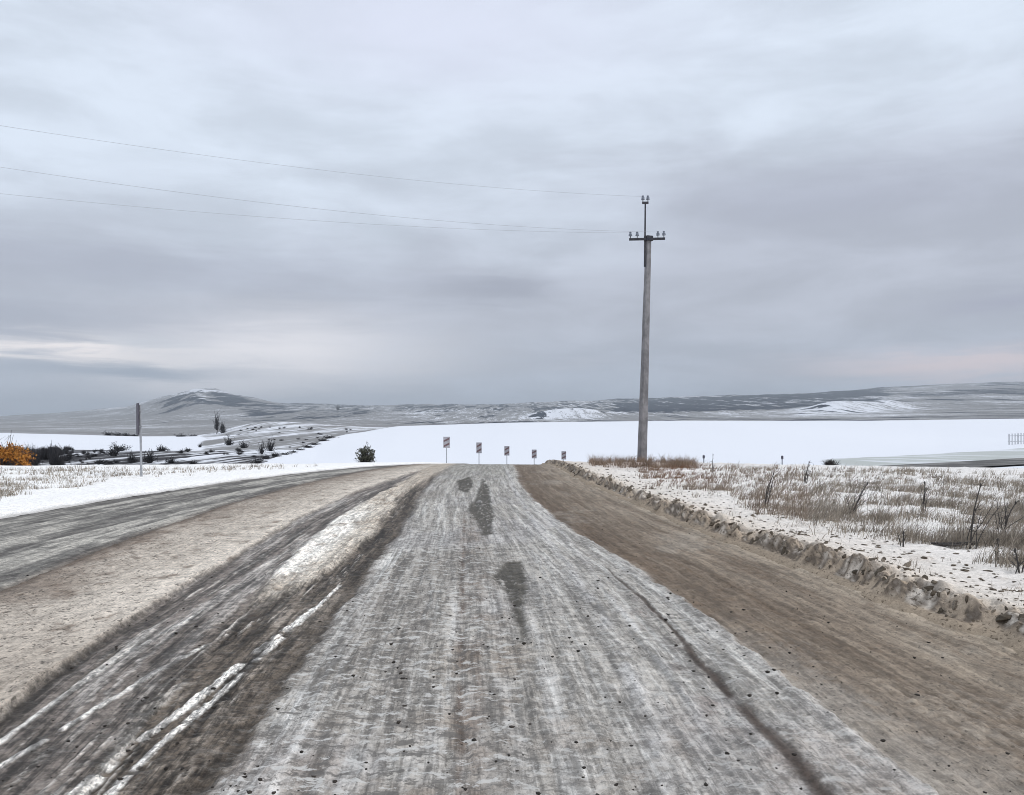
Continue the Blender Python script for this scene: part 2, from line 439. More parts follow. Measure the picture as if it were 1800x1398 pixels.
def land_mat():
    m, t, p = new_mat('snowed_land')
    co = obj_coord(t)
    f = attr(t, 'forest').outputs['Fac']; s = attr(t, 'scrub').outputs['Fac']; gr = attr(t, 'tint').outputs['Fac']
    geo = t.n('ShaderNodeTexCoord')
    nb = t.noise(t.scale(co, (1, 0.07, 1)), 0.011, 6, 0.6)
    nm = t.noise(t.scale(co, (1, 0.04, 1)), 0.045, 5, 0.65)
    ns = t.noise(t.scale(co, (1, 0.06, 1)), 0.30, 4, 0.7)
    snow = t.mix(nb, (0.80, 0.81, 0.85), (0.90, 0.905, 0.935))
    dry = t.mix(ns, (0.17, 0.165, 0.16), (0.36, 0.35, 0.345))
    dry = t.mix(gr, dry, (0.52, 0.535, 0.505))
    v = t.m('ADD', t.m('MULTIPLY', nm, 0.5), t.m('MULTIPLY', ns, 0.5))
    lo = t.m('SUBTRACT', 0.69, t.m('MULTIPLY', s, 0.40))
    c = t.mix(t.m('MULTIPLY', t.ramp(v, lo, t.m('ADD', lo, 0.13)), t.ramp(s, 0.0, 0.12)), snow, dry)
    v2 = t.m('ADD', t.m('MULTIPLY', nb, 0.55), t.m('MULTIPLY', nm, 0.45))
    lo2 = t.m('SUBTRACT', 0.68, t.m('MULTIPLY', f, 0.36))
    c = t.mix(t.m('MULTIPLY', t.ramp(v2, lo2, t.m('ADD', lo2, 0.06)), t.ramp(f, 0.0, 0.12)), c, (0.022, 0.030, 0.046))
    br = attr(t, 'brush').outputs['Fac']
    nbh = t.m('ADD', t.m('MULTIPLY', t.noise(t.scale(co, (1, 0.06, 1)), 0.12, 4, 0.65), 0.55), t.m('MULTIPLY', t.noise(t.scale(co, (1, 0.08, 1)), 0.5, 4, 0.75), 0.45))
    lo3 = t.m('SUBTRACT', 0.66, t.m('MULTIPLY', br, 0.24))
    c = t.mix(t.m('MULTIPLY', t.ramp(nbh, lo3, t.m('ADD', lo3, 0.05)), t.ramp(br, 0.0, 0.12)), c, (0.055, 0.052, 0.055))
    t.put(p.inputs['Base Color'], c)
    p.inputs['Roughness'].default_value = 0.95
    p.inputs['Specular IOR Level'].default_value = 0.05
    return m
M_land = land_mat()

def plain(name, c1, c2, scale, rough=0.8, metal=0.0, bump=0.0, bdist=0.01, stretch=(1, 1, 1), detail=5):
    m, t, p = new_mat(name)
    co = t.scale(obj_coord(t), stretch)
    n = t.noise(co, scale, detail, 0.6)
    t.put(p.inputs['Base Color'], t.mix(t.ramp(n, 0.32, 0.68), c1, c2))
    p.inputs['Roughness'].default_value = rough; p.inputs['Metallic'].default_value = metal
    p.inputs['Specular IOR Level'].default_value = 0.25
    if bump: bumpn(t, p, n, bump, bdist)
    return m
M_conc = plain('weathered_concrete', (0.155, 0.15, 0.155), (0.275, 0.265, 0.27), 2.4, 0.9, 0, 0.4, 0.02, (1.5, 1.5, 0.9))
M_steel = plain('rusty_dark_steel', (0.035, 0.037, 0.05), (0.075, 0.07, 0.075), 9, 0.7, 0.2, 0.2)
M_ins = plain('insulator_glass', (0.16, 0.18, 0.22), (0.24, 0.26, 0.30), 12, 0.25)
M_wire = plain('aluminium_wire', (0.34, 0.35, 0.38), (0.42, 0.43, 0.46), 4, 0.6, 0.3)
M_signback = plain('sign_pale_face', (0.34, 0.33, 0.36), (0.44, 0.43, 0.46), 5, 0.6)
M_signred = plain('sign_red_stripe', (0.15, 0.10, 0.11), (0.20, 0.13, 0.14), 6, 0.6)
M_signdark = plain('sign_dark_stripe', (0.06, 0.055, 0.07), (0.10, 0.09, 0.11), 6, 0.6)
M_post = plain('galvanised_post', (0.30, 0.31, 0.33), (0.42, 0.43, 0.45), 6, 0.55, 0.4)
M_grit = plain('dark_mud_crumbs', (0.022, 0.019, 0.016), (0.06, 0.05, 0.042), 30, 0.9)
M_clod = plain('frozen_soil', (0.045, 0.034, 0.024), (0.22, 0.18, 0.135), 22, 0.95, 0, 0.8, 0.02)
M_clod2 = plain('snow_crusted_soil', (0.13, 0.10, 0.073), (0.42, 0.36, 0.29), 14, 0.95, 0, 0.8, 0.02)
M_twig = plain('bare_twigs', (0.040, 0.037, 0.036), (0.095, 0.085, 0.078), 1.5, 0.9)
M_twigfar = plain('far_bare_twigs', (0.022, 0.022, 0.026), (0.055, 0.050, 0.052), 0.4, 0.9)
M_bushgreen = plain('dark_shrub_leaves', (0.045, 0.048, 0.036), (0.12, 0.12, 0.09), 5, 0.9)
M_orange = plain('orange_leaves', (0.30, 0.115, 0.022), (0.55, 0.25, 0.05), 2.2, 0.8)
M_fence = plain('snow_fence_grey', (0.42, 0.43, 0.45), (0.55, 0.56, 0.58), 3, 0.9)
def grass_mat(name):
    m, t, p = new_mat(name)
    t.put(p.inputs['Base Color'], attr(t, 'tone').outputs['Color'])
    p.inputs['Roughness'].default_value = 0.9; p.inputs['Specular IOR Level'].default_value = 0.1
    return m
M_grass = grass_mat('dry_grass')

# ------------------------------------------------------------------ the road
def srgb(r, g, b):
    c = np.array([r, g, b], float) / 255
    return np.where(c <= 0.04045, c / 12.92, ((c + 0.055) / 1.055) ** 2.4)
def patch_poly(pts):
    return np.array([unproj(*p) for p in pts])
PATCH = [patch_poly([(806, 843), (826, 837), (831, 848), (822, 864), (806, 858)]),
         patch_poly([(849, 840), (856, 850), (862, 880), (866, 905), (861, 936), (850, 938), (838, 912), (823, 892), (838, 872)]),
         patch_poly([(890, 985), (914, 983), (921, 1012), (921, 1040), (917, 1062), (920, 1092), (917, 1118), (911, 1092), (905, 1072), (895, 1045), (884, 1022), (868, 1010)])]
def poly_dist(X, Y, P):            # signed distance, negative inside
    d = np.full(X.shape, 1e9); ins = np.zeros(X.shape, bool)
    n = len(P)
    for i in range(n):
        a, b = P[i], P[(i + 1) % n]
        e = b - a; wv0, wv1 = X - a[0], Y - a[1]
        t = np.clip((wv0 * e[0] + wv1 * e[1]) / (e @ e), 0, 1)
        d = np.minimum(d, np.hypot(wv0 - t * e[0], wv1 - t * e[1]))
        c = ((a[1] > Y) != (b[1] > Y)) & (X < (b[0] - a[0]) * (Y - a[1]) / (b[1] - a[1] + 1e-12) + a[0])
        ins ^= c
    return np.where(ins, -d, d)

def lane_coord(X, Y):              # sideways position that follows the tracks
    cs = [f(Y) for f in (XL, C1, C2, CLn, CRn, XR)]; ref = [-9.0, -5.2, -3.0, -1.4, 1.6, 3.6]
    t = ref[0] + (X - cs[0])
    for i in range(5):
        w_ = np.maximum(cs[i + 1] - cs[i], 0.05)
        f = (X - cs[i]) / w_
        t = np.where(f > 0, ref[i] + f * (ref[i + 1] - ref[i]), t)
    return t
def road_surface(X, Y):
    """material map and relief of the road: returns colour, wetness, grit, height, region"""
    wob = 0.12 * fbm(X * 1.3, Y * 0.7, 3, 4) + 0.13 * fbm(X * 7, Y * 5, 5, 5, 0.7)
    Xw = X + wob
    c1, c2, c3, c4, cl, cr, xl, xr = (f(Y) for f in (C1, C2, C3, C4, CLn, CRn, XL, XR))
    aw = 0.02 + 0.002 * Y          # softness of edges
    big = fbm(X * 0.9, Y * 0.5, 11, 4)
    mid = fbm(X * 4, Y * 3, 12, 5, 0.6)
    fin = fbm(X * 22, Y * 16, 13, 4, 0.65)
    tl = lane_coord(X + 0.03 * fbm(X * 2, Y * 1.5, 6, 3), Y)
    st1 = fbm(tl * 9, Y * 0.30, 7, 5, 0.65); st2 = fbm(tl * 26, Y * 0.5, 8, 4, 0.65)
    stq = np.full_like(X, 0.30); flk = np.full_like(X, 0.10); grn = np.full_like(X, 0.9)
    # streaks drawn out along the direction of travel: noise in lane coordinates
    def streak(ref, fx, fy, seed, o=4):
        return fbm((Xw - ref) * fx, Y * fy, seed, o, 0.6)
    def over(c, m, col):
        return c + (np.asarray(col) - c) * m[..., None]
    one = np.ones_like(X)
    col = np.zeros(X.shape + (3,)); wet = np.zeros_like(X); grit = np.full_like(X, 0.5); z = np.zeros_like(X)
    # A far left lane: wet grey with long streaks
    sA = streak(lerp(xl, c1, 0.5), 4.5, 0.30, 21) + 0.5 * mid
    A1, A2, A3 = srgb(120, 117, 112), srgb(168, 164, 157), srgb(84, 80, 76)
    col[:] = A1
    col = over(col, sstep(sA, -0.02, 0.14), A2)
    col = over(col, sstep(-sA, 0.06, 0.18), A3)
    col = over(col, np.exp(-((Xw - xl) / 0.35) ** 2) * 0.6, A3)
    col = over(col, sstep(lerp(xl, c1, 0.62), Xw, Xw) * 0, A1)
    wet[:] = 0.5
    z += 0.012 * sA
    stq = np.where(Xw < c1, 0.30, stq)
    # B tan snow strip
    mB = sstep(Xw, c1 - aw, c1 + aw) * (1 - sstep(Xw, c2 - aw, c2 + aw))
    fB = np.clip((Xw - c1) / np.maximum(c2 - c1, 0.05), 0, 1)
    B = srgb(140, 129, 119)[None] * one[..., None]
    B = over(B, sstep(fB + 0.55 * big + 0.5 * mid, 0.06, 0.60), srgb(188, 179, 169))
    B = over(B, sstep(fB + 0.9 * mid + 0.4 * big, 0.60, 1.1) * sstep(Y, 5, 9), srgb(212, 203, 193))
    B = over(B, 0.8 * sstep(-mid + 0.3 * fin, 0.12, 0.3), srgb(116, 102, 90))
    B = over(B, (1 - sstep(Y, 5.0, 7.5)) * 0.35, srgb(150, 138, 126))
    stq = lerp(stq, 0.10, mB); flk = lerp(flk, 0.0, mB); grn = lerp(grn, 0.7, mB)
    B = over(B, sstep(fin + 0.6 * mid, 0.16, 0.27) * 0.75 * sstep(-fB - 0.8 * big, -0.95, -0.35), srgb(96, 82, 70))
    col = over(col, mB, B); wet = lerp(wet, 0.05, mB); grit = lerp(grit, 0.85, mB)
    z += mB * (0.035 + 0.03 * mid + 0.02 * big)
    dk = np.exp(-((Xw - c1) / (0.10 + 0.004 * Y)) ** 2)
    col = over(col, dk * 0.85, srgb(88, 76, 66)); z -= 0.02 * dk
    # C dark grey double track
    mC = sstep(Xw, c2 - aw, c2 + aw)
    sC = streak(c2, 9, 0.35, 31)
    Cc = srgb(104, 97, 92)[None] * one[..., None]
    Cc = over(Cc, sstep(sC, 0.02, 0.16), srgb(148, 143, 139))
    Cc = over(Cc, sstep(-sC, 0.05, 0.2), srgb(78, 72, 67))
    col = over(col, mC, Cc); wet = lerp(wet, 0.45, mC); grit = lerp(grit, 0.4, mC)
    z += mC * (-0.015 + 0.02 * sC)
    # D white ridge, thinning out towards us
    fade = sstep(Y, 7.2, 9.0)
    mD = sstep(Xw, c3 - aw * 1.5, c3 + aw * 2) * (1 - sstep(Xw, c4 - aw * 2, c4 + aw * 1.5)) * fade
    Dc = srgb(196, 188, 178)[None] * one[..., None]
    Dc = over(Dc, (1 - sstep(Y, 14, 18)) * sstep(Y, 8.3, 9.3) * sstep(lerp(c3, c4, 0.62) - Xw, -0.1, 0.2), srgb(232, 229, 224))
    Dc = over(Dc, sstep(Y, 17, 24) * 0.7, srgb(168, 158, 147))
    Dc = over(Dc, 0.55 * sstep(-mid, 0.02, 0.22), srgb(158, 146, 134))
    Dc = over(Dc, 0.7 * sstep(fin - mid * .5, 0.12, 0.28), srgb(140, 126, 112))
    # E brown ruts with white slush lines
    mE = sstep(Xw, c3 + 0.02, c3 + 0.2)
    mE2 = np.clip(mE + (1 - fade) * sstep(Xw, c2 + 0.5, c2 + 1.1), 0, 1)
    sE = streak(cl, 11, 0.40, 41) + 0.4 * fin
    Ec = srgb(86, 78, 70)[None] * one[..., None]
    Ec = over(Ec, sstep(sE + 0.3 * mid, 0.05, 0.22), srgb(122, 114, 106))
    Ec = over(Ec, sstep(-sE + .3 * mid, 0.04, 0.18), srgb(56, 49, 43))
    col = over(col, mE2, Ec); wet = lerp(wet, 0.3, mE2); grit = lerp(grit, 0.75, mE2)
    z += mE2 * (-0.03 + 0.035 * sE + 0.012 * mid)
    col = over(col, mD, Dc); wet = lerp(wet, 0.0, mD); grit = lerp(grit, 0.6, mD)
    z += mD * (0.055 + 0.03 * mid)
    for f, wd, amp, lo, hi, br in ((WL1, 0.030, 0.95, 3, 9.5, 214), (WL2, 0.020, 0.9, 3, 8.5, 216), (WL0, 0.022, 0.9, 3, 7.4, 200), (WLb, 0.020, 0.8, 3, 8.5, 190)):
        x0 = f(Y) + 0.035 * fbm(Y * 1.6, X * 0 + br, 43, 3)
        k = np.exp(-((X - x0) / (wd * (0.75 + 0.9 * (0.5 + fbm(Y * 2.2, X * 0.2, 44, 3))))) ** 2) * (1 - sstep(Y, hi - 2, hi))
        br_ = sstep(fbm(X * 4, Y * 4.5, 45 + br, 4), -0.24, 0.04) * (1 - 0.6 * sstep(fin, 0.05, 0.25))
        k = sstep(k * 0.9 + 0.8 * fin + 0.5 * mid, 0.36, 0.56) * (k > 0.02) * amp * sstep(br_, 0.0, 0.5)
        col = over(col, np.clip(k, 0, 1), srgb(br, br - 2, br - 5)); z += 0.010 * k
    # thin streaks of slush between the lines
    th = sstep(streak(WL1(Y), 16, 0.55, 46, 3), 0.10, 0.22) * mE2 * (1 - sstep(Y, 7, 11)) * sstep(fbm(X * 2, Y * 2, 47, 2), -0.12, 0.15) * sstep(WL1(Y) + 0.15 - X, 0, 0.2)
    col = over(col, th * 0.65, srgb(178, 174, 169)); z += 0.012 * th
    # long thin slush streaks thrown up between the wheel tracks
    zone = sstep(Xw, c2 - 0.05, c2 + 0.15) * (1 - sstep(Xw, cl - 0.25, cl - 0.05)) * (1 - mD)
    wh = sstep(st1 * 0.6 + st2 * 0.8 + 0.25 * mid, 0.15, 0.27) * zone * (1 - 0.6 * sstep(Y, 9, 16))
    col = over(col, wh * 0.8, srgb(184, 180, 175)); z += 0.008 * wh
    dkk = sstep(-st1 * 0.7 - st2 * 0.6 + 0.2 * mid, 0.14, 0.25) * zone
    col = over(col, dkk * 0.7, srgb(52, 46, 41))
    stq = lerp(stq, 0.55, zone)
    # F packed slush lane
    mF = sstep(Xw, cl - aw * 1.6, cl + aw * 2.2)
    fF = np.clip((Xw - cl) / np.maximum(cr - cl, 0.1), 0, 1)
    sF = streak(cr, 7, 0.25, 81)
    sT = fbm(X * 3.0, Y * 7.0, 82, 6, 0.72)      # scraped across
    Fc = srgb(158, 154, 149)[None] * one[..., None]
    left = 1 - sstep(fF, 0.30, 0.62)
    Fc = over(Fc, sstep(sT + 0.5 * fin, 0.03, 0.16) * 0.22, srgb(205, 203, 200))
    Fc = over(Fc, sstep(-sT + 0.5 * fin, 0.04, 0.16) * 0.22, srgb(112, 109, 106))
    Fc = over(Fc, sstep(sF, 0.06, 0.2) * 0.4, srgb(186, 184, 183))
    Fc = over(Fc, sstep(-sF, 0.06, 0.2) * 0.45, srgb(122, 119, 117))
    Fc = over(Fc, sstep(big, 0.0, 0.2) * 0.30, srgb(156, 154, 158))
    Fc = over(Fc, sstep(st1 * 0.8 + st2 * 0.5, 0.08, 0.18) * 0.50, srgb(200, 199, 197))
    Fc = over(Fc, sstep(-st1 * 0.8 - st2 * 0.5, 0.08, 0.18) * 0.45, srgb(112, 108, 104))
    stq = lerp(stq, 0.34, mF); grn = lerp(grn, 0.55, mF); flk = lerp(flk, (0.48 + 0.45 * left) * (1 - 0.75 * sstep(Y, 9, 20)), mF)
    wm = np.exp(-((fF - 0.42) / 0.18) ** 2) * (1 - sstep(Y, 5, 8))
    Fc = over(Fc, wm * 0.5 * sstep(big + mid, -0.1, 0.25), srgb(158, 146, 132))
    Fc = over(Fc, sstep(Y, 20, 32) * 0.6, srgb(136, 134, 128))
    kb = np.exp(-((X - KD(Y) - 0.13) / 0.20) ** 2) * (1 - sstep(Y, 11, 19))
    Fc = over(Fc, kb * 0.75 * sstep(mid + 0.6 * st1 + 0.5 * big, -0.16, 0.16), srgb(112, 100, 90))
    kw = np.exp(-((fF - 0.07) / 0.08) ** 2) * (1 - sstep(Y, 9, 13))
    Fc = over(Fc, kw * 0.65 * sstep(st2 + 0.6 * st1 + 0.4 * fin, -0.02, 0.16), srgb(214, 213, 212))
    Fc = over(Fc, sstep(-big - 0.5 * st1, 0.02, 0.24) * 0.5 * left, srgb(116, 110, 104))
    Fc = over(Fc, (1 - sstep(Y, 3.8, 5.4)) * 0.45 * sstep(mid + 0.5 * big, -0.1, 0.2), srgb(124, 112, 102))
    col = over(col, mF, Fc); wet = lerp(wet, 0.28, mF); grit = lerp(grit, 0.38, mF)
    z += mF * (0.018 + 0.012 * sT * (0.4 + left) + 0.006 * fin + 0.008 * sF)
    eL = np.exp(-((Xw - cl + 0.06) / 0.06) ** 2) * (1 - sstep(Y, 9, 14))
    col = over(col, eL * 0.6, srgb(66, 58, 50)); z -= 0.012 * eL
    for f, wd, amp, lo, hi, cc in ((KD, 0.030, 0.85, 0, 17, (98, 84, 74)), (KD2, 0.055, 0.55, 0, 11, (112, 98, 88))):
        x0 = f(Y) + 0.03 * fbm(Y * 2.1, X * 0, 84, 3)
        k = np.exp(-((X - x0) / wd) ** 2) * (1 - sstep(Y, hi - 4, hi))
        k = k * sstep(fbm(X * 3, Y * 2.4, 85 + int(hi), 3), -0.22, 0.06)
        col = over(col, k * amp, srgb(*cc)); z -= 0.005 * k; wet = lerp(wet, 0.4, k)
    x0 = RD(Y) + 0.06 * fbm(Y * 1.5, X * 0, 86, 3)
    wd = 0.026 + 0.030 * sstep(-Y, -7.5, -3.5)
    k = np.exp(-((X - x0) / wd) ** 2) * (1 - 0.9 * sstep(Y, 7.4, 12)) * sstep(fbm(X * 4, Y * 3, 87, 3), -0.45, -0.12)
    k = k * 0.5 + 0.5 * sstep(k + 0.9 * fin + 0.4 * mid, 0.3, 0.6) * (k > 0.02)
    flk = flk * (1 - k); stq = lerp(stq, 0.15, k)
    col = over(col, k * 0.95, srgb(68, 58, 52)); z -= 0.008 * k
    k2 = np.exp(-((X - x0 + 0.16) / (0.11)) ** 2) * (1 - 0.7 * sstep(Y, 9, 14)) * sstep(mid + .5 * fin, -0.05, 0.2)
    col = over(col, k2 * 0.6, srgb(112, 102, 98))
    for f, wd, amp in ((LB, 0.06, 0.6), (LB2, 0.04, 0.4)):
        k = np.exp(-((X - f(Y) - 0.04 * fbm(Y * 1.1, X * 0, 88, 3)) / wd) ** 2)
        col = over(col, k * amp * sstep(mid, -0.25, 0.1), srgb(190, 189, 190)); z += 0.01 * k
    reg = np.zeros(X.shape, int)
    for i, P in enumerate(PATCH):      # bare wet asphalt where the slush has come off
        d = poly_dist(X + 0.11 * mid + 0.07 * fin, Y + 0.35 * mid + 0.2 * fin, P)
        k = (1 - sstep(d, -0.02, 0.06)) * (1 - 0.6 * sstep(fin + 0.5 * mid + 0.3 * st1, 0.13, 0.22))
        flk = flk * (1 - 0.8 * k); stq = lerp(stq, 0.12, k)
        col = over(col, k * 0.93, lerp(srgb(62, 58, 51), srgb(80, 76, 69), sstep(fin, -0.2, 0.2)[..., None]))
        z = z - 0.012 * k; wet = lerp(wet, 0.35, k); grit = lerp(grit, 0.15, k)
        reg[(d < 0.01)] = 11 + i
    # G sandy shoulder
    mG = sstep(Xw, cr - aw, cr + aw * 1.2)
    fG = np.clip((Xw - cr) / np.maximum(xr - cr, 0.1), 0, 1)
    sG = streak(cr, 6, 0.35, 91)
    Gc = srgb(110, 98, 86)[None] * one[..., None]
    Gc = over(Gc, sstep(fG + 0.5 * big + 0.7 * sG, 0.30, 1.15), srgb(150, 139, 126))
    Gc = over(Gc, sstep(mid + 0.4 * sG, 0.05, 0.25) * 0.3, srgb(158, 144, 128))
    Gc = over(Gc, sstep(-mid + 0.4 * fin, 0.12, 0.32) * 0.4, srgb(112, 95, 80))
    Gc = over(Gc, (1 - sstep(fG, 0.0, 0.35)) * sstep(Y, 7, 12) * 0.55, srgb(96, 81, 68))
    Gc = over(Gc, sstep(st1 + 0.5 * st2, 0.05, 0.25) * 0.35, srgb(156, 143, 128))
    Gc = over(Gc, sstep(-st1 - 0.5 * st2, 0.05, 0.25) * 0.5, srgb(94, 79, 65))
    Gc = over(Gc, (1 - sstep(Y + 2.2 * big, 3.6, 6.0)) * 0.5 * sstep(mid + fin, -0.2, 0.25), srgb(182, 174, 164))
    stq = lerp(stq, 0.20, mG); flk = lerp(flk, 0.0, mG); grn = lerp(grn, 0.42, mG)
    Gc = over(Gc, (1 - sstep(fG + 0.5 * mid + 0.4 * fin, 0.04, 0.30)) * (1 - sstep(Y, 5, 8)) * 0.6, srgb(160, 154, 147))
    Gc = over(Gc, sstep(big + 0.6 * mid, 0.10, 0.26) * 0.35, srgb(150, 144, 136))
    Gc = over(Gc, sstep(fG, 0.85, 1.0) * 0.6 * sstep(mid, -0.2, 0.1), srgb(176, 164, 148))
    col = over(col, mG, Gc); wet = lerp(wet, 0.15, mG); grit = lerp(grit, 0.5, mG)
    z += mG * (-0.028 + 0.02 * mid + 0.015 * sG + 0.03 * sstep(fG, 0.7, 1.0))
    k = np.exp(-((Xw - cr + 0.05) / (0.05 + 0.003 * Y)) ** 2)
    col = over(col, k * 0.45 * sstep(mid, -0.25, 0.2), srgb(196, 193, 190)); z += 0.015 * k
    # blend to the distant asphalt beyond the crest
    reg = np.where((Xw > c1) & (Xw < c2), 1, reg)
    reg = np.where((mD > 0.5), 2, reg)
    reg = np.where((Xw > cl) & (Xw <= cr) & (reg == 0), 3, reg)
    reg = np.where(Xw > cr, 4, reg)
    z = z * (1 - 0.6 * sstep(Y, 20, 40))
    return col, wet, grit, z, reg, stq, flk, grn, np.stack([tl, Y * 0.05, tl * 0], -1)

NR, NCc = 620, 940
s_ = np.linspace(2.2 ** -0.62, 62 ** -0.62, NR)
YR = s_ ** (-1 / 0.62)
tt = np.linspace(0, 1, NCc)
tt = np.where(tt < 0.30, tt / 0.30 * 0.42, 0.42 + (tt - 0.30) / 0.70 * 0.58)      # finer across the lanes near us
Yg = np.repeat(YR[:, None], NCc, 1)
Xg = XL(Yg) - 0.05 + tt[None, :] * (XR(Yg) - XL(Yg) + 0.42)
c_, w_, g_, z_, r_, q_, k_, n_, l_ = road_surface(Xg, Yg)
Zg = prof(Yg) + z_
co = np.stack([Xg, Yg, Zg], -1).reshape(-1, 3)
fc = grid_faces(NR, NCc)
at = {'cover': np.concatenate([np.clip(c_, 0, 1), np.ones(c_.shape[:2] + (1,))], -1).reshape(-1, 4), 'wet': w_.ravel(), 'grit': g_.ravel(), 'streak': q_.ravel(), 'fleck': k_.ravel(), 'grain': n_.ravel(), 'lane': l_.reshape(-1, 3)}
rf = r_[:-1, :-1].ravel()
road = link('road', submesh('road', co, fc, rf == 0, at), M_road)
tag(road, 'wet rutted road with dark tyre tracks and grey slush', kind='structure')
for code, nm, lab in ((1, 'snow_strip', 'tan strip of dirty snow between the far left tracks'),
                      (2, 'snow_ridge', 'white ridge of loose snow left of the slush lane'),
                      (3, 'slush_lane', 'grey packed slush lane in the middle of the road'),
                      (4, 'sandy_shoulder', 'brown sandy shoulder beside the snowy bank'),
                      (11, 'bare_patch', 'small round patch of bare wet asphalt near the crest'),
                      (12, 'bare_patch', 'long pointed patch of bare wet asphalt below the crest'),
                      (13, 'bare_patch', 'jagged patch of bare wet asphalt nearest the viewer')):
    if (rf == code).any():
        o = link(nm, submesh(nm, co, fc, rf == code, at), M_road, road); o['label'] = lab

# grit and little dark lumps lying on the road
def lump_mesh(name, seed, sub=1, rough=0.35):
    bm = bmesh.new(); bmesh.ops.create_icosphere(bm, subdivisions=sub, radius=1.0)
    rr = random.Random(seed)
    for v in bm.verts:
        v.co *= 1 + rough * (rr.random() - 0.5) * 2
    for v in bm.verts: v.co.z *= 0.75
    me = bpy.data.meshes.new(name); bm.to_mesh(me); bm.free()
    return me
def joined_lumps(name, pts, sizes, mat, seeds=5, sub=1):
    base = [lump_mesh('tmp', s, sub) for s in range(seeds)]
    V, Fs, off = [], [], 0
    arr = []
    for me in base:
        v = np.empty(len(me.vertices) * 3, np.float32); me.vertices.foreach_get('co', v)
        f = np.array([p.vertices[:] for p in me.polygons], np.int32)
        arr.append((v.reshape(-1, 3), f))
    for (x, y, z), s in zip(pts, sizes):
        v, f = arr[random.randrange(seeds)]
        a = random.random() * 6.28; ca, sa = math.cos(a), math.sin(a)
        st = random.uniform(0.7, 1.5)
        vv = v * np.array([s * st, s, s * random.uniform(0.5, 1.0)])
        vv = np.stack([vv[:, 0] * ca - vv[:, 1] * sa, vv[:, 0] * sa + vv[:, 1] * ca, vv[:, 2]], 1) + np.array([x, y, z])
        V.append(vv); Fs.append(f + off); off += len(v)
    me = np_mesh(name, np.concatenate(V), np.concatenate(Fs), False)
    return link(name, me, mat)
pts, sz = [], []
def road_z(X, Y):
    return float(prof(Y))
cand_Y = 1.0 / RNG.uniform(1 / 16.0, 1 / 3.0, 3400)
for Y in cand_Y:
    X = RNG.uniform(-0.66, 0.66) * Y
    a, b, l, r = float(XL(Y)), float(XR(Y)), float(CLn(Y)), float(CRn(Y))
    if X < a or X > b - 0.1: continue
    pr = 0.45 if l < X < r else 0.30
    if fbm(X * 1.5, Y * 1.2, 101, 3) < 0.02: pr *= 0.3
    if RNG.random() > pr: continue
    pts.append((X, Y, float(prof(Y)) + (0.02 if l < X < r else 0.0)))
    sz.append(min(0.014, 0.003 + 0.010 * RNG.random() ** 2.6 + 0.0004 * Y))
o = joined_lumps('road_grit', pts, sz, M_grit, sub=1)
tag(o, 'dark crumbs of frozen mud scattered over the slushy road', 'grit', kind='stuff')

# ------------------------------------------------------------------ snowy verges
NRv, NCv = 560, 420
YV = np.linspace(2.6 ** -0.55, 62 ** -0.55, NRv) ** (-1 / 0.55)
q = np.linspace(0, 1, NCv)
dv = -0.40 + 2.5 * q + 52 * q ** 4.2
Yg = np.repeat(YV[:, None], NCv, 1)
Xg = XR(Yg) + dv[None, :]
Zg = verge_r(Xg, Yg)
d = bank_d(Xg, Yg)
mid = fbm(Xg * 3.5, Yg * 3.0, 111, 5, 0.6); big = fbm(Xg * 0.5, Yg * 0.5, 112, 4); fin = fbm(Xg * 14, Yg * 11, 113, 4, 0.65)
def over(c, m, cl):
    return c + (np.asarray(cl) - c) * m[..., None]
cv = np.ones(Xg.shape + (3,)) * srgb(232, 230, 230)
cv = over(cv, np.exp(-np.clip(d - 0.3, 0, None) / 1.3) * 0.75, srgb(205, 192, 177))
cv = over(cv, sstep(mid + 0.4 * fin, 0.08, 0.3) * 0.40 * sstep(d, 0.3, 1.5), srgb(172, 160, 150))
cv = over(cv, sstep(big, -0.05, 0.2) * 0.25, srgb(206, 204, 200))
cv = over(cv, sstep(fin - 0.3 * big, 0.17, 0.30) * 0.55 * sstep(d, 0.1, 0.5), srgb(120, 106, 92))
face = (1 - sstep(d + 0.30 * mid + 0.15 * fin, 0.12, 0.40))
foot = 1 - sstep(d + 0.08 * mid, -0.04, 0.04)
cv = over(cv, face * 0.85 * sstep(fin + mid, -0.45, -0.05), lerp(srgb(66, 53, 41), srgb(166, 149, 130), sstep(mid + 1.2 * fin, -0.06, 0.20)[..., None]))
redgrass = np.exp(-((Xg / Yg * F + CX - 1130) / 90) ** 2) * sstep(Yg, 27, 33)
cv = over(cv, redgrass * 0.65, srgb(138, 112, 94))
cv = over(cv, foot, srgb(160, 146, 130))
snowcap = sstep(mid, 0.10, 0.22) * face * sstep(d, 0.06, 0.2)
cv = over(cv, snowcap * 0.6, srgb(190, 174, 156))
nz = Xg.shape[0] * Xg.shape[1]
me = np_mesh('snowy_verge', np.stack([Xg, Yg, Zg], -1).reshape(-1, 3), grid_faces(NRv, NCv), True,
             {'cover': np.concatenate([np.clip(cv, 0, 1), np.ones(Xg.shape + (1,))], -1).reshape(-1, 4), 'wet': np.zeros(nz), 'grain': np.ones(nz), 'grit': (0.25 + 0.6 * face).ravel()})
tag(link('snowy_verge', me, M_verge), 'snow covered verge with dry grass right of the road', kind='structure')
NRv, NCv = 320, 300
YV = np.linspace(6.0 ** -0.55, 62 ** -0.55, NRv) ** (-1 / 0.55)
q = np.linspace(0, 1, NCv)
dv = -0.05 + 6 * q + 50 * q ** 3
Yg = np.repeat(YV[:, None], NCv, 1)
Xg = XL(Yg) - dv[None, :]
Zg = verge_l(Xg, Yg)
d = XL(Yg) - Xg
mid = fbm(Xg * 3.0, Yg * 2.5, 121, 5, 0.6); big = fbm(Xg * 0.6, Yg * 0.5, 122, 4)
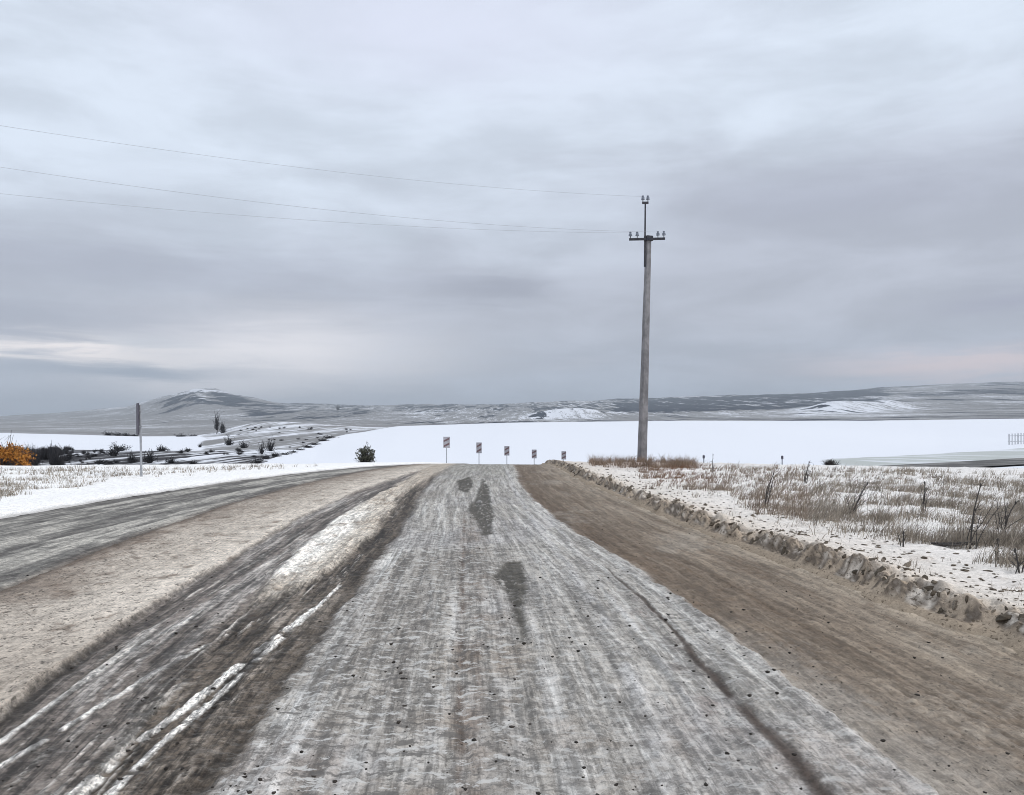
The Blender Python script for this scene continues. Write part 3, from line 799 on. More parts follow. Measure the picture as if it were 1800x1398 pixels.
cv = np.ones(Xg.shape + (3,)) * srgb(244, 244, 245)
cv = over(cv, sstep(mid + 0.3 * big, 0.02, 0.28) * 0.35 * sstep(d, 2.0, 3.5), srgb(190, 182, 174))
cv = over(cv, (1 - sstep(d + 0.12 * mid, 0.0, 0.18)) * 0.6, srgb(150, 145, 140))
nz = Xg.size
me = np_mesh('snowy_verge', np.stack([Xg, Yg, Zg], -1).reshape(-1, 3), grid_faces(NRv, NCv)[:, ::-1], True,
             {'cover': np.concatenate([np.clip(cv, 0, 1), np.ones(Xg.shape + (1,))], -1).reshape(-1, 4), 'wet': np.zeros(nz), 'grain': np.ones(nz), 'grit': np.full(nz, 0.08)})
tag(link('snowy_verge', me, M_verge), 'clean white snow strip along the far left edge of the road', kind='structure')

# ground under and behind the viewer
bm = bmesh.new()
bmesh.ops.create_grid(bm, x_segments=8, y_segments=8, size=1)
for v in bm.verts: v.co = Vector((v.co.x * 80, v.co.y * 30 - 26, -0.28))
o = bm_obj('ground', bm, M_land); tag(o, 'snowy ground underneath the road and verges', kind='structure')

# ------------------------------------------------------------------ far land
PXc = np.concatenate([np.arange(-2000, -200, 40.0), np.arange(-200, 2000, 3.0), np.arange(2000, 3801, 40.0)])
YF = np.exp(np.concatenate([np.linspace(math.log(50), math.log(900), 150, endpoint=False), np.linspace(math.log(900), math.log(9000), 190, endpoint=False), np.linspace(math.log(9000), math.log(14000), 12)]))
Zf = far_z(PXc, YF)
Xf = (PXc[None, :] - CX) / F * YF[:, None]
Yf = np.repeat(YF[:, None], len(PXc), 1); Pf = np.repeat(PXc[None, :], len(YF), 0)
coF = np.stack([Xf, Yf, Zf], -1).reshape(-1, 3)
def hedge_px(Y):                  # the line of shrubs that bounds the big white field on its left
    return np.interp(np.log(Y), np.log([100, 150, 200, 250, 330, 420, 520, 600, 640]), [440, 455, 480, 505, 545, 590, 640, 700, 760])
nb = fbm(Xf / 420, Yf / 700, 131, 5, 0.55); nm = fbm(Xf / 90, Yf / 160, 132, 4)
def win(v, a, b, s): return sstep(v, a - s, a + s) * (1 - sstep(v, b - s, b + s))
LYf = np.log(Yf)
def yw(a, b, s=0.05): return win(LYf, math.log(a), math.log(b), s)
field = win(Pf + 6 * nm, hedge_px(Yf), 9999, 4) * yw(100, 640, 0.02)
scrub = np.zeros_like(Pf); forest = np.zeros_like(Pf); tint = np.zeros_like(Pf)
scrub = np.maximum(scrub, 0.56 * yw(140, 275) * win(Pf, -5000, 470, 10))
scrub = np.maximum(scrub, 0.05 * yw(275, 520) * win(Pf, -5000, 340, 15))
scrub = np.maximum(scrub, 0.66 * yw(270, 850) * win(Pf, 350, 2000, 15) * (1 - field))
hl = sstep(Yf, 800, 1000)
scrub = np.maximum(scrub, hl * np.clip(0.80 + 0.6 * nb, 0, 1))
forest = np.maximum(forest, hl * np.clip(0.34 + 1.0 * nb + 0.25 * nm, 0, 0.9) * (1 - 0.5 * win(Pf, -5000, 700, 60)))
forest = np.maximum(forest, (0.74 + 0.5 * nm + 0.5 * nb) * yw(3300, 7600, .08) * win(Pf + 60 * nm, 1060, 1580, 40))
forest = np.maximum(forest, 0.62 * yw(5800, 8200, .05) * win(Pf, 1700, 5000, 40))
forest = np.maximum(forest, 0.62 * yw(4600, 5600, .05) * win(Pf, 1560, 5000, 60))
forest = np.maximum(forest, 0.62 * yw(1000, 1900, .1) * win(Pf, 720, 1640, 60))
forest = np.maximum(forest, (0.55 + 0.5 * nm) * yw(2600, 9000, .1) * win(Pf, 420, 660, 30))
forest = np.maximum(forest, (0.5 + 0.6 * nm) * yw(4200, 9000, .1) * win(Pf, 640, 1100, 30))
white = np.maximum(win(Pf + 90 * nb + 40 * nm, 1400, 1610, 35) * yw(2500, 3500, .10), win(Pf + 90 * nb + 40 * nm, 920, 1065, 30) * yw(2600, 3700, .10))
scrub = scrub * (1 - 0.42 * white * np.clip(1 + 2 * nm, 0, 1)); forest = lerp(forest, 0.40 + 1.2 * nm, white)
mtn = win(Pf + 30 * nm, 275, 455, 25) * sstep(Yf, 4000, 5200)
scrub = lerp(scrub, 0.92 + 1.2 * nb - 0.30 * np.exp(-((Pf - 352) / 22) ** 2), mtn); forest = lerp(forest, 0.46 + 1.4 * nb + 1.0 * nm + 0.22 * np.exp(-((Pf - 305) / 18) ** 2) + 0.2 * np.exp(-((Pf - 410) / 22) ** 2), mtn)
bankm = win(Pf, 1440, 9000, 30) * yw(112, 178, 0.03)
scrub = lerp(scrub * (1 - field), 0.72, bankm); tint = bankm
scrub = np.maximum(scrub, win(Pf, 1560, 9000, 60) * yw(600, 800, .02) * 0.5)
brush = 0.78 * yw(150, 275) * win(Pf, -5000, 345, 20)
brush = np.maximum(brush, 0.58 * yw(150, 300) * win(Pf, 300, 500, 20)) * (1 - field)
brush = np.maximum(brush, 0.30 * yw(300, 800) * win(Pf, 350, 2000, 15) * (1 - field))
atF = {'brush': np.clip(brush, 0, 1).ravel(), 'scrub': np.clip(scrub, 0, 1).ravel(), 'forest': np.clip(forest, 0, 1).ravel(), 'tint': tint.ravel()}
fF = grid_faces(len(YF), len(PXc))
cY = Yf[:-1, :-1].ravel(); cP = Pf[:-1, :-1].ravel(); cf = field[:-1, :-1].ravel()
reg = np.zeros(len(cY), int)
reg[(cY < 130)] = 0
reg[(cY >= 130) & (cY < 900)] = 2
reg[(cY >= 300) & (cY < 560) & (cP < 345)] = 3
reg[(cf > 0.5) & (cY >= 112)] = 1
reg[cY >= 900] = 4
reg[(cY >= 4300) & (cP > 262) & (cP < 470)] = 5
for code, nm_, lab in ((0, 'valley_floor', 'low ground just beyond the crest of the road'), (1, 'snow_field', 'broad smooth white snow field beyond the crest'),
                       (2, 'scrub_slope', 'snowy slope with dark scrub left of the white field'), (3, 'snow_field', 'narrow pale snow field behind the dark shrubs at far left'),
                       (4, 'hills', 'low grey blue hills with snow and forest along the skyline'), (5, 'mountain', 'rounded snowy mountain on the left skyline')):
    s_el = reg == code
    if s_el.any():
        tag(link(nm_, submesh(nm_, coF, fF, s_el, atF), M_land), lab, kind='structure')

# the road again where it swings to the right below the crest
cl_pts = [(868, 52), (880, 62), (915, 76), (990, 92), (1100, 102), (1250, 109), (1400, 113), (1560, 116), (1700, 117), (1800, 117), (1950, 119), (2200, 124), (2600, 134)]
pp = np.array(cl_pts, float)
tq = np.linspace(0, len(pp) - 1, 160)
cpx = np.interp(tq, np.arange(len(pp)), pp[:, 0]); cyy = np.interp(tq, np.arange(len(pp)), pp[:, 1])
k = np.ones(15) / 15
cpx = np.convolve(np.pad(cpx, 7, mode='edge'), k, 'valid'); cyy = np.convolve(np.pad(cyy, 7, mode='edge'), k, 'valid')
cX = (cpx - CX) / F * cyy
dx, dy = np.gradient(cX), np.gradient(cyy); L = np.hypot(dx, dy); nx, ny = -dy / L, dx / L
rows = []
for off in np.linspace(-9.5, 9.5, 14):
    x, y = cX + nx * off, cyy + ny * off
    px = CX + x / y * F
    z = np.interp(np.arange(160), np.arange(0, 160, 6), far_zp(px[::6], y[::6]))
    rows.append(np.stack([x, y, z + 0.22], 1))
rows = np.stack(rows, 1)
cvr = np.ones((160 * 14, 4)); nn = fbm(np.repeat(np.arange(160) * 0.35, 14), np.tile(np.arange(14) * 0.9, 160), 141, 4)
cvr[:, :3] = lerp(srgb(84, 83, 82), srgb(128, 127, 126), sstep(nn, -0.1, 0.2)[:, None])
me = np_mesh('road', rows.reshape(-1, 3), grid_faces(160, 14)[:, ::-1], True, {'cover': cvr, 'wet': np.full(2240, .3), 'grit': np.full(2240, .2), 'streak': np.full(2240, .15), 'fleck': np.zeros(2240), 'grain': np.ones(2240), 'lane': rows.reshape(-1, 3) * np.array([0.5, 0.5, 0])})
tag(link('road', me, M_road), 'dark bend of the road reappearing at the right edge', kind='structure')

# ------------------------------------------------------------------ roadside bank of ploughed clods
bank = empty('roadside_bank', (float(XR(12.0)), 12.0, 0.0))
tag(bank, 'ragged bank of brown frozen clods between the shoulder and the snowy verge', 'bank')
clod_m = [lump_mesh('clod_%s' % 'abcdefgh'[i], 40 + i, 2 if i < 4 else 1, 0.30) for i in range(8)]
for i, me in enumerate(clod_m): me.materials.append(M_clod if i % 4 else M_clod2)
Yk = 4.9
nclod = 0
while Yk < 36 and nclod < 260:
    for _ in range(2 if Yk < 16 else 1):
        up = random.random() < 0.25
        d0 = random.uniform(0.28, 0.75) if up else abs(random.gauss(0.13, 0.07))
        y = Yk + random.uniform(-0.12, 0.12); x = float(XR(y)) + d0; x -= float(bank_d(np.array([x]), np.array([y]))[0]) - d0
        s = random.uniform(0.012, 0.034) * (1.5 if random.random() < 0.18 else 1.0) * (0.7 if up else 1.0) * (1 + 0.016 * y)
        c = bpy.data.objects.new('clod', random.choice(clod_m)); COL.objects.link(c)
        c.parent = bank
        c.location = (x - bank.location.x, y - 12.0, ground_at(x, y) - s * 0.10)
        c.scale = (s * random.uniform(1.2, 2.6), s * random.uniform(0.6, 1.1), s * random.uniform(0.6, 1.1))
        c.rotation_euler = (random.uniform(-.5, .5), -random.uniform(.1, .9), random.gauss(0.7, 0.5))
        nclod += 1
    Yk += 0.070 * (1 + 0.085 * Yk)
# loose clods lying out on the snow
Yq = 1.0 / RNG.uniform(1 / 30.0, 1 / 5.5, 1000); Xq = XR(Yq) + RNG.exponential(1.3, 1000) + 0.25
kp = Xq < 0.64 * Yq + 1; Xq, Yq = Xq[kp], Yq[kp]
pts = np.stack([Xq, Yq, ground_v(Xq, Yq)], 1); sz = 0.008 + 0.022 * RNG.random(len(Xq)) ** 3 + 0.0007 * Yq
o = joined_lumps('loose_clods', pts, sz, M_clod, sub=1)
tag(o, 'small dark clods strewn over the snow beside the bank', 'clods', kind='stuff')

# ------------------------------------------------------------------ dry grass
def blades(name, P, H, W, lean, tone, segs=3):
    """P base points, H lengths, W widths, lean (n,2) tip offset as share of length"""
    n = len(P); yaw = RNG.uniform(0, math.pi, n)
    wx, wy = np.cos(yaw) * W, np.sin(yaw) * W
    V = np.zeros((n, (segs + 1) * 2, 3))
    for s in range(segs + 1):
        t = s / segs
        ww = (1 - 0.85 * t) * 0.5
        cx = P[:, 0] + lean[:, 0] * H * t ** 1.6; cy = P[:, 1] + lean[:, 1] * H * t ** 1.6
        cz = P[:, 2] + H * (t - 0.25 * t * t * np.clip(np.hypot(lean[:, 0], lean[:, 1]), 0, 1.5)) - 0.02 * (s == 0)
        V[:, 2*s] = np.stack([cx - wx * ww, cy - wy * ww, cz], 1); V[:, 2*s+1] = np.stack([cx + wx * ww, cy + wy * ww, cz], 1)
    b = (np.arange(n) * (segs + 1) * 2)[:, None, None]
    q = np.array([[2*s, 2*s+1, 2*s+3, 2*s+2] for s in range(segs)])[None]
    Fq = (b + q).reshape(-1, 4)
    tn = np.repeat(np.concatenate([tone, np.ones((n, 1))], 1), (segs + 1) * 2, 0)
    return np_mesh(name, V.reshape(-1, 3), Fq, False, {'tone': tn})
def scatter_grass(name, zone, count, clump, hrange, label, reds=None, side='r', leanx=0.35, wbase=0.004, thick=1.0, dmin=-0.16, dmax=0.10):
    n = count
    px = RNG.uniform(*zone[0], n); py = RNG.uniform(*zone[1], n)
    ok = zone[2](px, py); px, py = px[ok], py[ok]
    v = (HZ - py) / F
    Y = np.minimum((CAMH - 0.08) / -v, 200)
    for _ in range(3): Y = np.minimum((CAMH - 0.05 - prof(np.minimum(Y, 48))) / -v, 50)
    far = Y > 46
    Y = np.where(far, RNG.uniform(33, 45, len(Y)), Y); X = (px - CX) / F * Y
    ok = (X > XR(Y) + 0.35) if side == 'r' else (X < XL(Y) - 0.9)
    ok &= fbm(X * 1.1, Y * 1.1, 151, 3) > RNG.uniform(dmin, dmax, len(X))
    X, Y, px, py = X[ok], Y[ok], px[ok], py[ok]
    z0 = ground_v(X, Y)
    m = RNG.integers(clump[0], clump[1], len(X))
    a0 = RNG.normal(leanx, 0.3, len(X)); h0 = RNG.uniform(hrange[0], hrange[1], len(X)); g0 = RNG.random(len(X))
    red = reds(px, py) if reds is not None else np.zeros(len(X))
    rp = lambda a: np.repeat(a, m)
    N = int(m.sum())
    P = np.stack([rp(X) + RNG.normal(0, .05, N), rp(Y) + RNG.normal(0, .05, N), rp(z0) - 0.01], 1)
    H = rp(h0) * RNG.uniform(0.45, 1.1, N)
    L = np.stack([rp(a0) + RNG.normal(0, .35, N), RNG.normal(0, .35, N)], 1)
    W = (wbase + 0.00038 * rp(Y) * RNG.uniform(0.7, 1.4, N)) * thick
    T = lerp(np.array([0.075, 0.062, 0.052]), np.array([0.46, 0.395, 0.32]), np.clip(rp(g0) * 0.6 + RNG.random(N) * 0.5, 0, 1)[:, None])
    T = lerp(T, np.array([0.20, 0.11, 0.065]), rp(red)[:, None])
    me = blades(name, P, H, W, L, T)
    tag(link(name, me, M_grass), label, 'grass', kind='stuff')
zr = lambda px, py: (py > np.interp(px, [1040, 1220, 1500, 1800], [800, 817, 822, 828])) & (py < np.interp(px, [1040, 1100, 1250, 1400, 1650, 1800], [822, 838, 875, 915, 965, 1010]) + RNG.normal(0, 8, len(px)))
scatter_grass('dry_grass', ((1120, 1900), (818, 1010), zr), 19000, (3, 11), (0.06, 0.34), 'dry grey brown grass poking through snow on the right verge',
              reds=lambda px, py: 0.75 * np.exp(-((px - 1190) / 60) ** 2) * (py < 860) + 0.25 * (px < 1420), leanx=0.45, thick=1.05, dmin=-0.12, dmax=0.16)
scatter_grass('dry_grass', ((1036, 1225), (812, 824), lambda px, py: px > 0), 620, (6, 12), (0.18, 0.50), 'thick brown grass around the foot of the concrete pole',
              reds=lambda px, py: 0.45 + 0 * px, leanx=0.1)
scatter_grass('dry_grass', ((1150, 1880), (850, 1120), lambda px, py: py > np.interp(px, [1100, 1800], [840, 985])), 900, (2, 6), (0.04, 0.12), 'thin short stubble showing through snow above the roadside bank', leanx=0.3)
scatter_grass('dry_grass', ((-60, 560), (819, 884), lambda px, py: py < np.interp(px, [0, 250, 560], [878, 834, 821]) + RNG.normal(0, 2.5, len(px))), 5200, (3, 8), (0.07, 0.22),
              'pale frosted grass on the snow behind the left road edge', side='l', leanx=0.1)

# ------------------------------------------------------------------ weeds: single tall stalks
def weed(px, py, h, lean, n, label, dark=1.0, spread=0.5, group='dry weeds on the right verge', name='dry_weed'):
    X, Y, z = stand(px, py)
    root = empty(name, (X, Y, z))
    tag(root, label, 'weed', group)
    bm = bmesh.new()
    rr = random.Random(int(px * 7 + py))
    tips = []
    for i in range(n):
        hh = h * rr.uniform(0.45, 1.0) if i else h
        lx = lean + rr.gauss(0, spread * 0.5) if i else lean
        ly = rr.gauss(0, spread * 0.4) if i else 0.0
        b = Vector((rr.gauss(0, .03), rr.gauss(0, .03), -0.03)) if i else Vector((0, 0, -0.03)); prev = b
        for s in range(1, 6):
            t = s / 5
            p = b + Vector((lx * hh * t ** 1.4 + rr.gauss(0, .012) * hh, ly * hh * t ** 1.4, hh * t + 0.03))
            r = (0.006 * (1 - 0.6 * t) + 0.002) * (1.4 if i == 0 else 0.75)
            tube(bm, prev, p, r * 1.15, r, 5)
            if s >= 2:
                for _ in range(3):
                    q = p + Vector((rr.gauss(0, .3), rr.gauss(0, .3), rr.uniform(-.05, .4))) * hh * 0.25
                    tube(bm, p, q, r * 0.6, r * 0.3, 4)
            prev = p
        if i == 0: tips.append(prev)
    bm_obj('stalk', bm, M_twig, root)
    for q in tips:
        hd_ = link('seed_head', seed_me, None, root); hd_.location = q; hd_.scale = (0.014, 0.014, 0.034)
    return root
seed_me = lump_mesh('seed_head', 77, 1, 0.25); seed_me.materials.append(M_twig)
weed(1704, 966, 0.78, 0.17, 5, 'tallest dark weed stalk standing alone near the right edge')
weed(1762, 948, 0.48, 0.35, 9, 'spreading branched weed just right of the tallest stalk', spread=0.9)
weed(1752, 984, 0.22, 0.05, 4, 'small dark weed below and right of the tallest stalk')
weed(1588, 962, 0.17, 0.0, 3, 'short upright weed standing alone on clean snow above the bank')
weed(1345, 893, 0.62, 0.25, 7, 'leaning weed clump in the middle of the right verge', spread=0.5)
weed(1622, 900, 0.50, 0.10, 6, 'upright weed clump left of the tallest stalk', spread=0.5)
weed(1500, 905, 0.52, 0.45, 9, 'strongly leaning weed clump half way to the right edge', spread=0.6)
weed(1415, 850, 0.55, 0.2, 8, 'dense weed clump near the top of the right verge', spread=0.6)
weed(1252, 832, 0.55, 0.05, 3, 'thin weed stalk just right of the reddish grass')
weed(1792, 1008, 0.22, -0.2, 7, 'low dark weed cut by the right edge of the picture', spread=1.0)

def fallen(px, py, length, label):
    X, Y, z = stand(px, py)
    root = empty('fallen_stalk', (X, Y, z)); tag(root, label, 'stalk')
    bm = bmesh.new(); rr = random.Random(int(px))
    for i in range(9):
        a = Vector((rr.uniform(-.5, .1) * length, rr.gauss(0, .04), rr.uniform(0.0, .04)))
        b = a + Vector((rr.uniform(.4, .7) * length, rr.gauss(0, .06), rr.uniform(0.0, .05)))
        tube(bm, a, b, 0.013, 0.007, 5)
    bm_obj('stalk', bm, M_twig, root)
fallen(1680, 962, 0.62, 'dark fallen stalks lying on snow at the foot of the tallest weed')

# ------------------------------------------------------------------ shrubs and trees
def shrub_mesh(name, seed, rx, rz, n=260, r=0.012, leafy=0, flat=0.35):
    """bare twiggy shrub: curved twigs fanning from the base through a rounded volume"""
    rr = np.random.default_rng(seed)
    V, Fs = [], []
    def strip(pts, w0, w1):
        k = len(V)
        for j, p in enumerate(pts):
            t = j / (len(pts) - 1); ww = lerp(w0, w1, t)
            for a in (0, 2.09, 4.19):
                V.append((p[0] + ww * math.cos(a), p[1] + ww * math.sin(a), p[2] + ww * 0.3 * math.cos(a + 1)))
        for j in range(len(pts) - 1):
            for a in range(3):
                Fs.append((k + 3*j + a, k + 3*j + (a+1) % 3, k + 3*j + 3 + (a+1) % 3, k + 3*j + 3 + a))
    for i in range(n):
        az = rr.uniform(0, 6.283); el = math.asin(rr.uniform(0.05, 1.0)); rad = rr.uniform(0.35, 1.0) * (1 + 0.30 * math.sin(2 * az + seed) + 0.18 * math.sin(5 * az + 2 * seed))
        tip = np.array([math.cos(az) * math.cos(el) * rx * rad, math.sin(az) * math.cos(el) * rx * rad, math.sin(el) * rz * rad + 0.03])
        base = np.array([rr.normal(0, rx * 0.12), rr.normal(0, rx * 0.12), -0.05])
        mid = lerp(base, tip, 0.5) + rr.normal(0, 0.08, 3) * rx + np.array([0, 0, 0.12 * rz])
        strip([base, mid, tip], r * 1.5, r * 0.7)
        for _ in range(3):
            s = lerp(mid, tip, rr.uniform(0, 0.9)); e = s + rr.normal(0, 0.20, 3) * np.array([rx, rx, rz])
            e[2] = max(e[2], 0.02)
            strip([s, lerp(s, e, .5) + rr.normal(0, .02, 3) * rx, e], r * 0.9, r * 0.5)
    return np_mesh(name, np.array(V), np.array(Fs), False)
def leaf_mesh(name, seed, rx, ry, rz, cz, n, size):
    rr = np.random.default_rng(seed)
    u = rr.normal(0, 1, (n, 3)); u /= np.linalg.norm(u, axis=1)[:, None]
    rad = rr.uniform(0.25, 1, n) ** 0.45
    lob = 1 + 0.22 * np.sin(3.1 * np.arctan2(u[:, 1], u[:, 0]) + 2.5 * u[:, 2] + seed) + rr.normal(0, .06, n)
    c = u * (rad * lob)[:, None] * np.array([rx, ry, rz]) + np.array([0, 0, cz])
    keep = fbm(c[:, 0] * 3 / rx, c[:, 2] * 3 / rz + c[:, 1] * 2 / ry, seed, 3) > -0.12
    c = c[keep]; n = len(c)
    a = rr.normal(0, 1, (n, 3)); a /= np.linalg.norm(a, axis=1)[:, None]
    b = np.cross(a, rr.normal(0, 1, (n, 3))); b /= np.linalg.norm(b, axis=1)[:, None]
    s = size * rr.uniform(0.6, 1.3, n)[:, None]
    V = np.stack([c - a * s, c + b * s * 0.55, c + a * s, c - b * s * 0.55], 1).reshape(-1, 3)
    return np_mesh(name, V, np.arange(n * 4).reshape(n, 4), False)
def trunk_mesh(name, h, r, seed, nb=9):
    bm = bmesh.new(); rr = random.Random(seed)
    p = Vector((0, 0, -0.15)); dirn = Vector((0, 0, 1))
    for i in range(5):
        q = p + Vector((rr.gauss(0, .05) * h, rr.gauss(0, .05) * h, h / 5 + .03)); tube(bm, p, q, r * (1 - .17 * i), r * (1 - .17 * (i + 1)), 7)
        if i > 0:
            for _ in range(nb // 4):
                e = q + Vector((rr.gauss(0, .28), rr.gauss(0, .28), rr.uniform(.05, .4))) * h
                tube(bm, q, e, r * .45 * (1 - .15 * i), r * .12, 5)
        p = q
    me = bpy.data.meshes.new(name); bm.to_mesh(me); bm.free(); return me

# the round dark bush at the left edge of the crest
X, Y = (643 - CX) / F * 42.5, 42.5
b = empty('round_bush', (X, Y, ground_at(X, Y) - 0.05)); tag(b, 'round dark green bush standing at the crest against the white field', 'bush')
link('twigs', shrub_mesh('twigs', 3, 0.52, 0.86, 150, 0.010), M_twig, b)
link('foliage', leaf_mesh('foliage', 4, 0.46, 0.46, 0.42, 0.46, 1500, 0.055), M_bushgreen, b)
# low dark clump on the right verge skyline
X, Y = (1460 - CX) / F * 40, 40.0
b = empty('low_bush', (X, Y, ground_at(X, Y) - 0.03)); tag(b, 'low dark bush on the skyline of the right verge', 'bush')
link('twigs', shrub_mesh('twigs', 13, 0.46, 0.34, 170, 0.011), M_twig, b)
X, Y = (1482 - CX) / F * 37, 37.0
# orange-leaved shrub at the left border
p = far_pt(8, 58)
b = empty('autumn_shrub', p); tag(b, 'orange leaved autumn shrub at the left edge of the picture', 'shrub')
hz0 = (CAMH - 36 / F * 58) - p[2]
link('trunk', trunk_mesh('trunk', hz0 * 0.75, 0.07, 5), M_twig, b)
link('crown', leaf_mesh('crown', 6, 1.55, 1.3, hz0 * 0.50, hz0 * 0.50, 4200, 0.11), M_orange, b)
link('bare_top', shrub_mesh('bare_top', 8, 1.35, hz0 * 1.04, 120, 0.016), M_twig, b)

# far dark shrubs on the slope at left
shr = [shrub_mesh('far_twigs', 20 + i, 1.0, 0.9, 60, 0.028) for i in range(4)]
def far_shrub(px, Y, wpx, hpx, label, name='dark_shrub', group='dark shrubs on the snowy slope', cat='shrub'):
    p = far_pt(px, Y)
    b = empty(name, p); tag(b, label, cat, group)
    me = random.choice(shr)
    o = link('twigs', me, M_twigfar, b)
    o.scale = (wpx / 2 * Y / F, wpx / 2 * Y / F, hpx * Y / F / 0.9)
    o.rotation_euler = (0, 0, random.uniform(0, 6.28))
    return b
SHL = [(402, 345, 22, 17, 'dark round shrub at the top of the slope below the lone tall tree'),
       (428, 300, 24, 14, 'dark shrub downhill from the round one on the slope'),
       (476, 262, 22, 24, 'tallest dark shrub at the start of the hedge line'),
       (460, 232, 16, 22, 'dark shrub in front of the tallest one at the hedge line'),
       (352, 330, 10, 8, 'tiny dark shrub alone at the end of the narrow snow field'),
       (285, 262, 36, 11, 'long low dark shrub on the slope just right of the sign'),
       (210, 262, 38, 14, 'long low dark shrub on the slope just left of the sign'),
       (200, 215, 34, 20, 'dark shrub low on the slope between the wood and the sign'),
       (262, 180, 34, 22, 'dark shrub directly behind the sign post'),
       (232, 182, 30, 18, 'dark shrub touching the left side of the sign post'),
       (300, 180, 30, 11, 'low dark shrub right of the sign post near the grass'),
       (180, 178, 34, 9, 'low dark shrub left of the sign near the grass edge')]
for a in SHL: far_shrub(*a)
# hedge along the left border of the white field
hx = [(443, 160), (452, 172), (468, 195), (484, 212), (500, 232), (515, 255), (528, 280), (540, 305), (552, 335), (566, 370), (580, 400)]
for i, (hpx, hy) in enumerate(hx):
    far_shrub(hpx + random.uniform(-2, 2), hy, random.uniform(24, 34), random.uniform(5, 10) * (1.2 if i < 4 else .7),
              ['nearest', 'second', 'third', 'fourth', 'fifth', 'sixth', 'seventh', 'eighth', 'ninth', 'tenth', 'farthest'][i] + ' dark shrub counted uphill along the hedge beside the white field', 'hedge_shrub', 'hedge along the left of the white field')
# tree line on the upper edge of the narrow field
for i, (a, b_, h_) in enumerate(((190, 24, 8), (206, 26, 7), (222, 26, 7), (237, 22, 5))):
    far_shrub(a, 500 + 6 * i, b_, h_, ['leftmost', 'second from left', 'second from right', 'rightmost'][i] + ' dark bush in the row above the narrow snow field', 'field_edge_bush', 'row of bushes above the narrow field', 'bush')
for i, (a, b_, h_) in enumerate(((318, 30, 7), (340, 22, 5), (392, 18, 10))):
    far_shrub(a, 620 + 8 * i, b_, h_, ['long dark bush on the pale hillside under the mountain', 'small dark bush beside the long one under the mountain', 'dark bush at the foot of the two bare trees'][i], 'hillside_bush', 'bushes on the hillside under the mountain', 'bush')

# the dark wood beside the orange shrub: one mass
V_, F_, off = [], [], 0
for me in shr:
    pass
wood_src = []
for me in shr:
    v = np.empty(len(me.vertices) * 3, np.float32); me.vertices.foreach_get('co', v)
    wood_src.append((v.reshape(-1, 3), np.array([p.vertices[:] for p in me.polygons], np.int32)))
def add_wood(px, Y, wpx, hpx):
    global off
    v, f = wood_src[random.randrange(4)]
    p = far_pt(px, Y); s = wpx / 2 * Y / F
    a = random.uniform(0, 6.28); ca, sa = math.cos(a), math.sin(a)
    x, y = v[:, 0] * ca - v[:, 1] * sa, v[:, 0] * sa + v[:, 1] * ca
    V_.append(np.stack([x * s, y * s, v[:, 2] * hpx * Y / F / 0.9], 1) + p); F_.append(f + off); off += len(v)
for i in range(165):
    t = random.random()
    px = random.uniform(-120, 122); Y = random.uniform(160, 245)
    p_ = far_pt(px, Y); by = HZ - (p_[2] - CAMH) / Y * F
    lim = 786 if px < 100 else 786 + (px - 100) * 0.8
    add_wood(px, Y, random.uniform(16, 26), max(5.0, (by - lim) * random.uniform(0.75, 1.1)))
for i in range(36):
    px = random.uniform(90, 136); Y = random.uniform(205, 262)
    if (px - 90) / 46 > (Y - 190) / 70: continue
    add_wood(px, Y, random.uniform(9, 16), random.uniform(5, 9))
for i in range(26):
    add_wood(random.uniform(95, 180), random.uniform(150, 240), random.uniform(4, 9), random.uniform(3, 7))
WOOD = (np.concatenate(V_), np.concatenate(F_)); V_.clear(); F_.clear(); off = 0
for i in range(150):
    px = random.uniform(95, 455); Y = random.uniform(158, 268)
    if float(fbm(np.array([px / 45.0]), np.array([Y / 40.0]), 161, 3)[0]) < -0.02: continue
    add_wood(px, Y, random.uniform(7, 22), random.uniform(2.5, 6.5))
for i in range(40):
    px = random.uniform(400, 620); Y = random.uniform(300, 640)
    if px > float(hedge_px(Y)) - 8: continue
    add_wood(px, Y, random.uniform(5, 12), random.uniform(1.5, 3.5))
o = link('low_scrub', np_mesh('low_scrub', np.concatenate(V_), np.concatenate(F_), False), M_twigfar)
tag(o, 'low dark scrub scattered over the snowy slope behind the left sign', 'scrub', kind='stuff')
V_[:], F_[:] = [WOOD[0]], [WOOD[1]]
o = link('dark_wood', np_mesh('dark_wood', np.concatenate(V_), np.concatenate(F_), False), M_twigfar)
tag(o, 'dark bare wood beside the orange shrub at far left', 'wood', kind='stuff')

# lone tall trees
def tall_tree(px, Y, hpx, wpx, label, seed, name='bare_tree'):
    p = far_pt(px, Y); h = hpx * Y / F; r = wpx / 2 * Y / F
    b = empty(name, p); tag(b, label, 'tree')
    link('trunk', trunk_mesh('trunk', h * 0.9, h * 0.022, seed, 8), M_twigfar, b)
    o = link('crown', shrub_mesh('crown', seed + 1, r, h * 0.80, 110, r * 0.03), M_twigfar, b)
    o.location = (0, 0, h * 0.2)
    return b
tall_tree(381, 640, 38, 12, 'taller of two bare trees on the hillside in front of the mountain', 31)
tall_tree(391, 655, 20, 12, 'shorter of two bare trees on the hillside in front of the mountain', 35)
tall_tree(594, 4600, 12, 8, 'tiny lone tree on the skyline left of the white field', 33, 'skyline_tree')

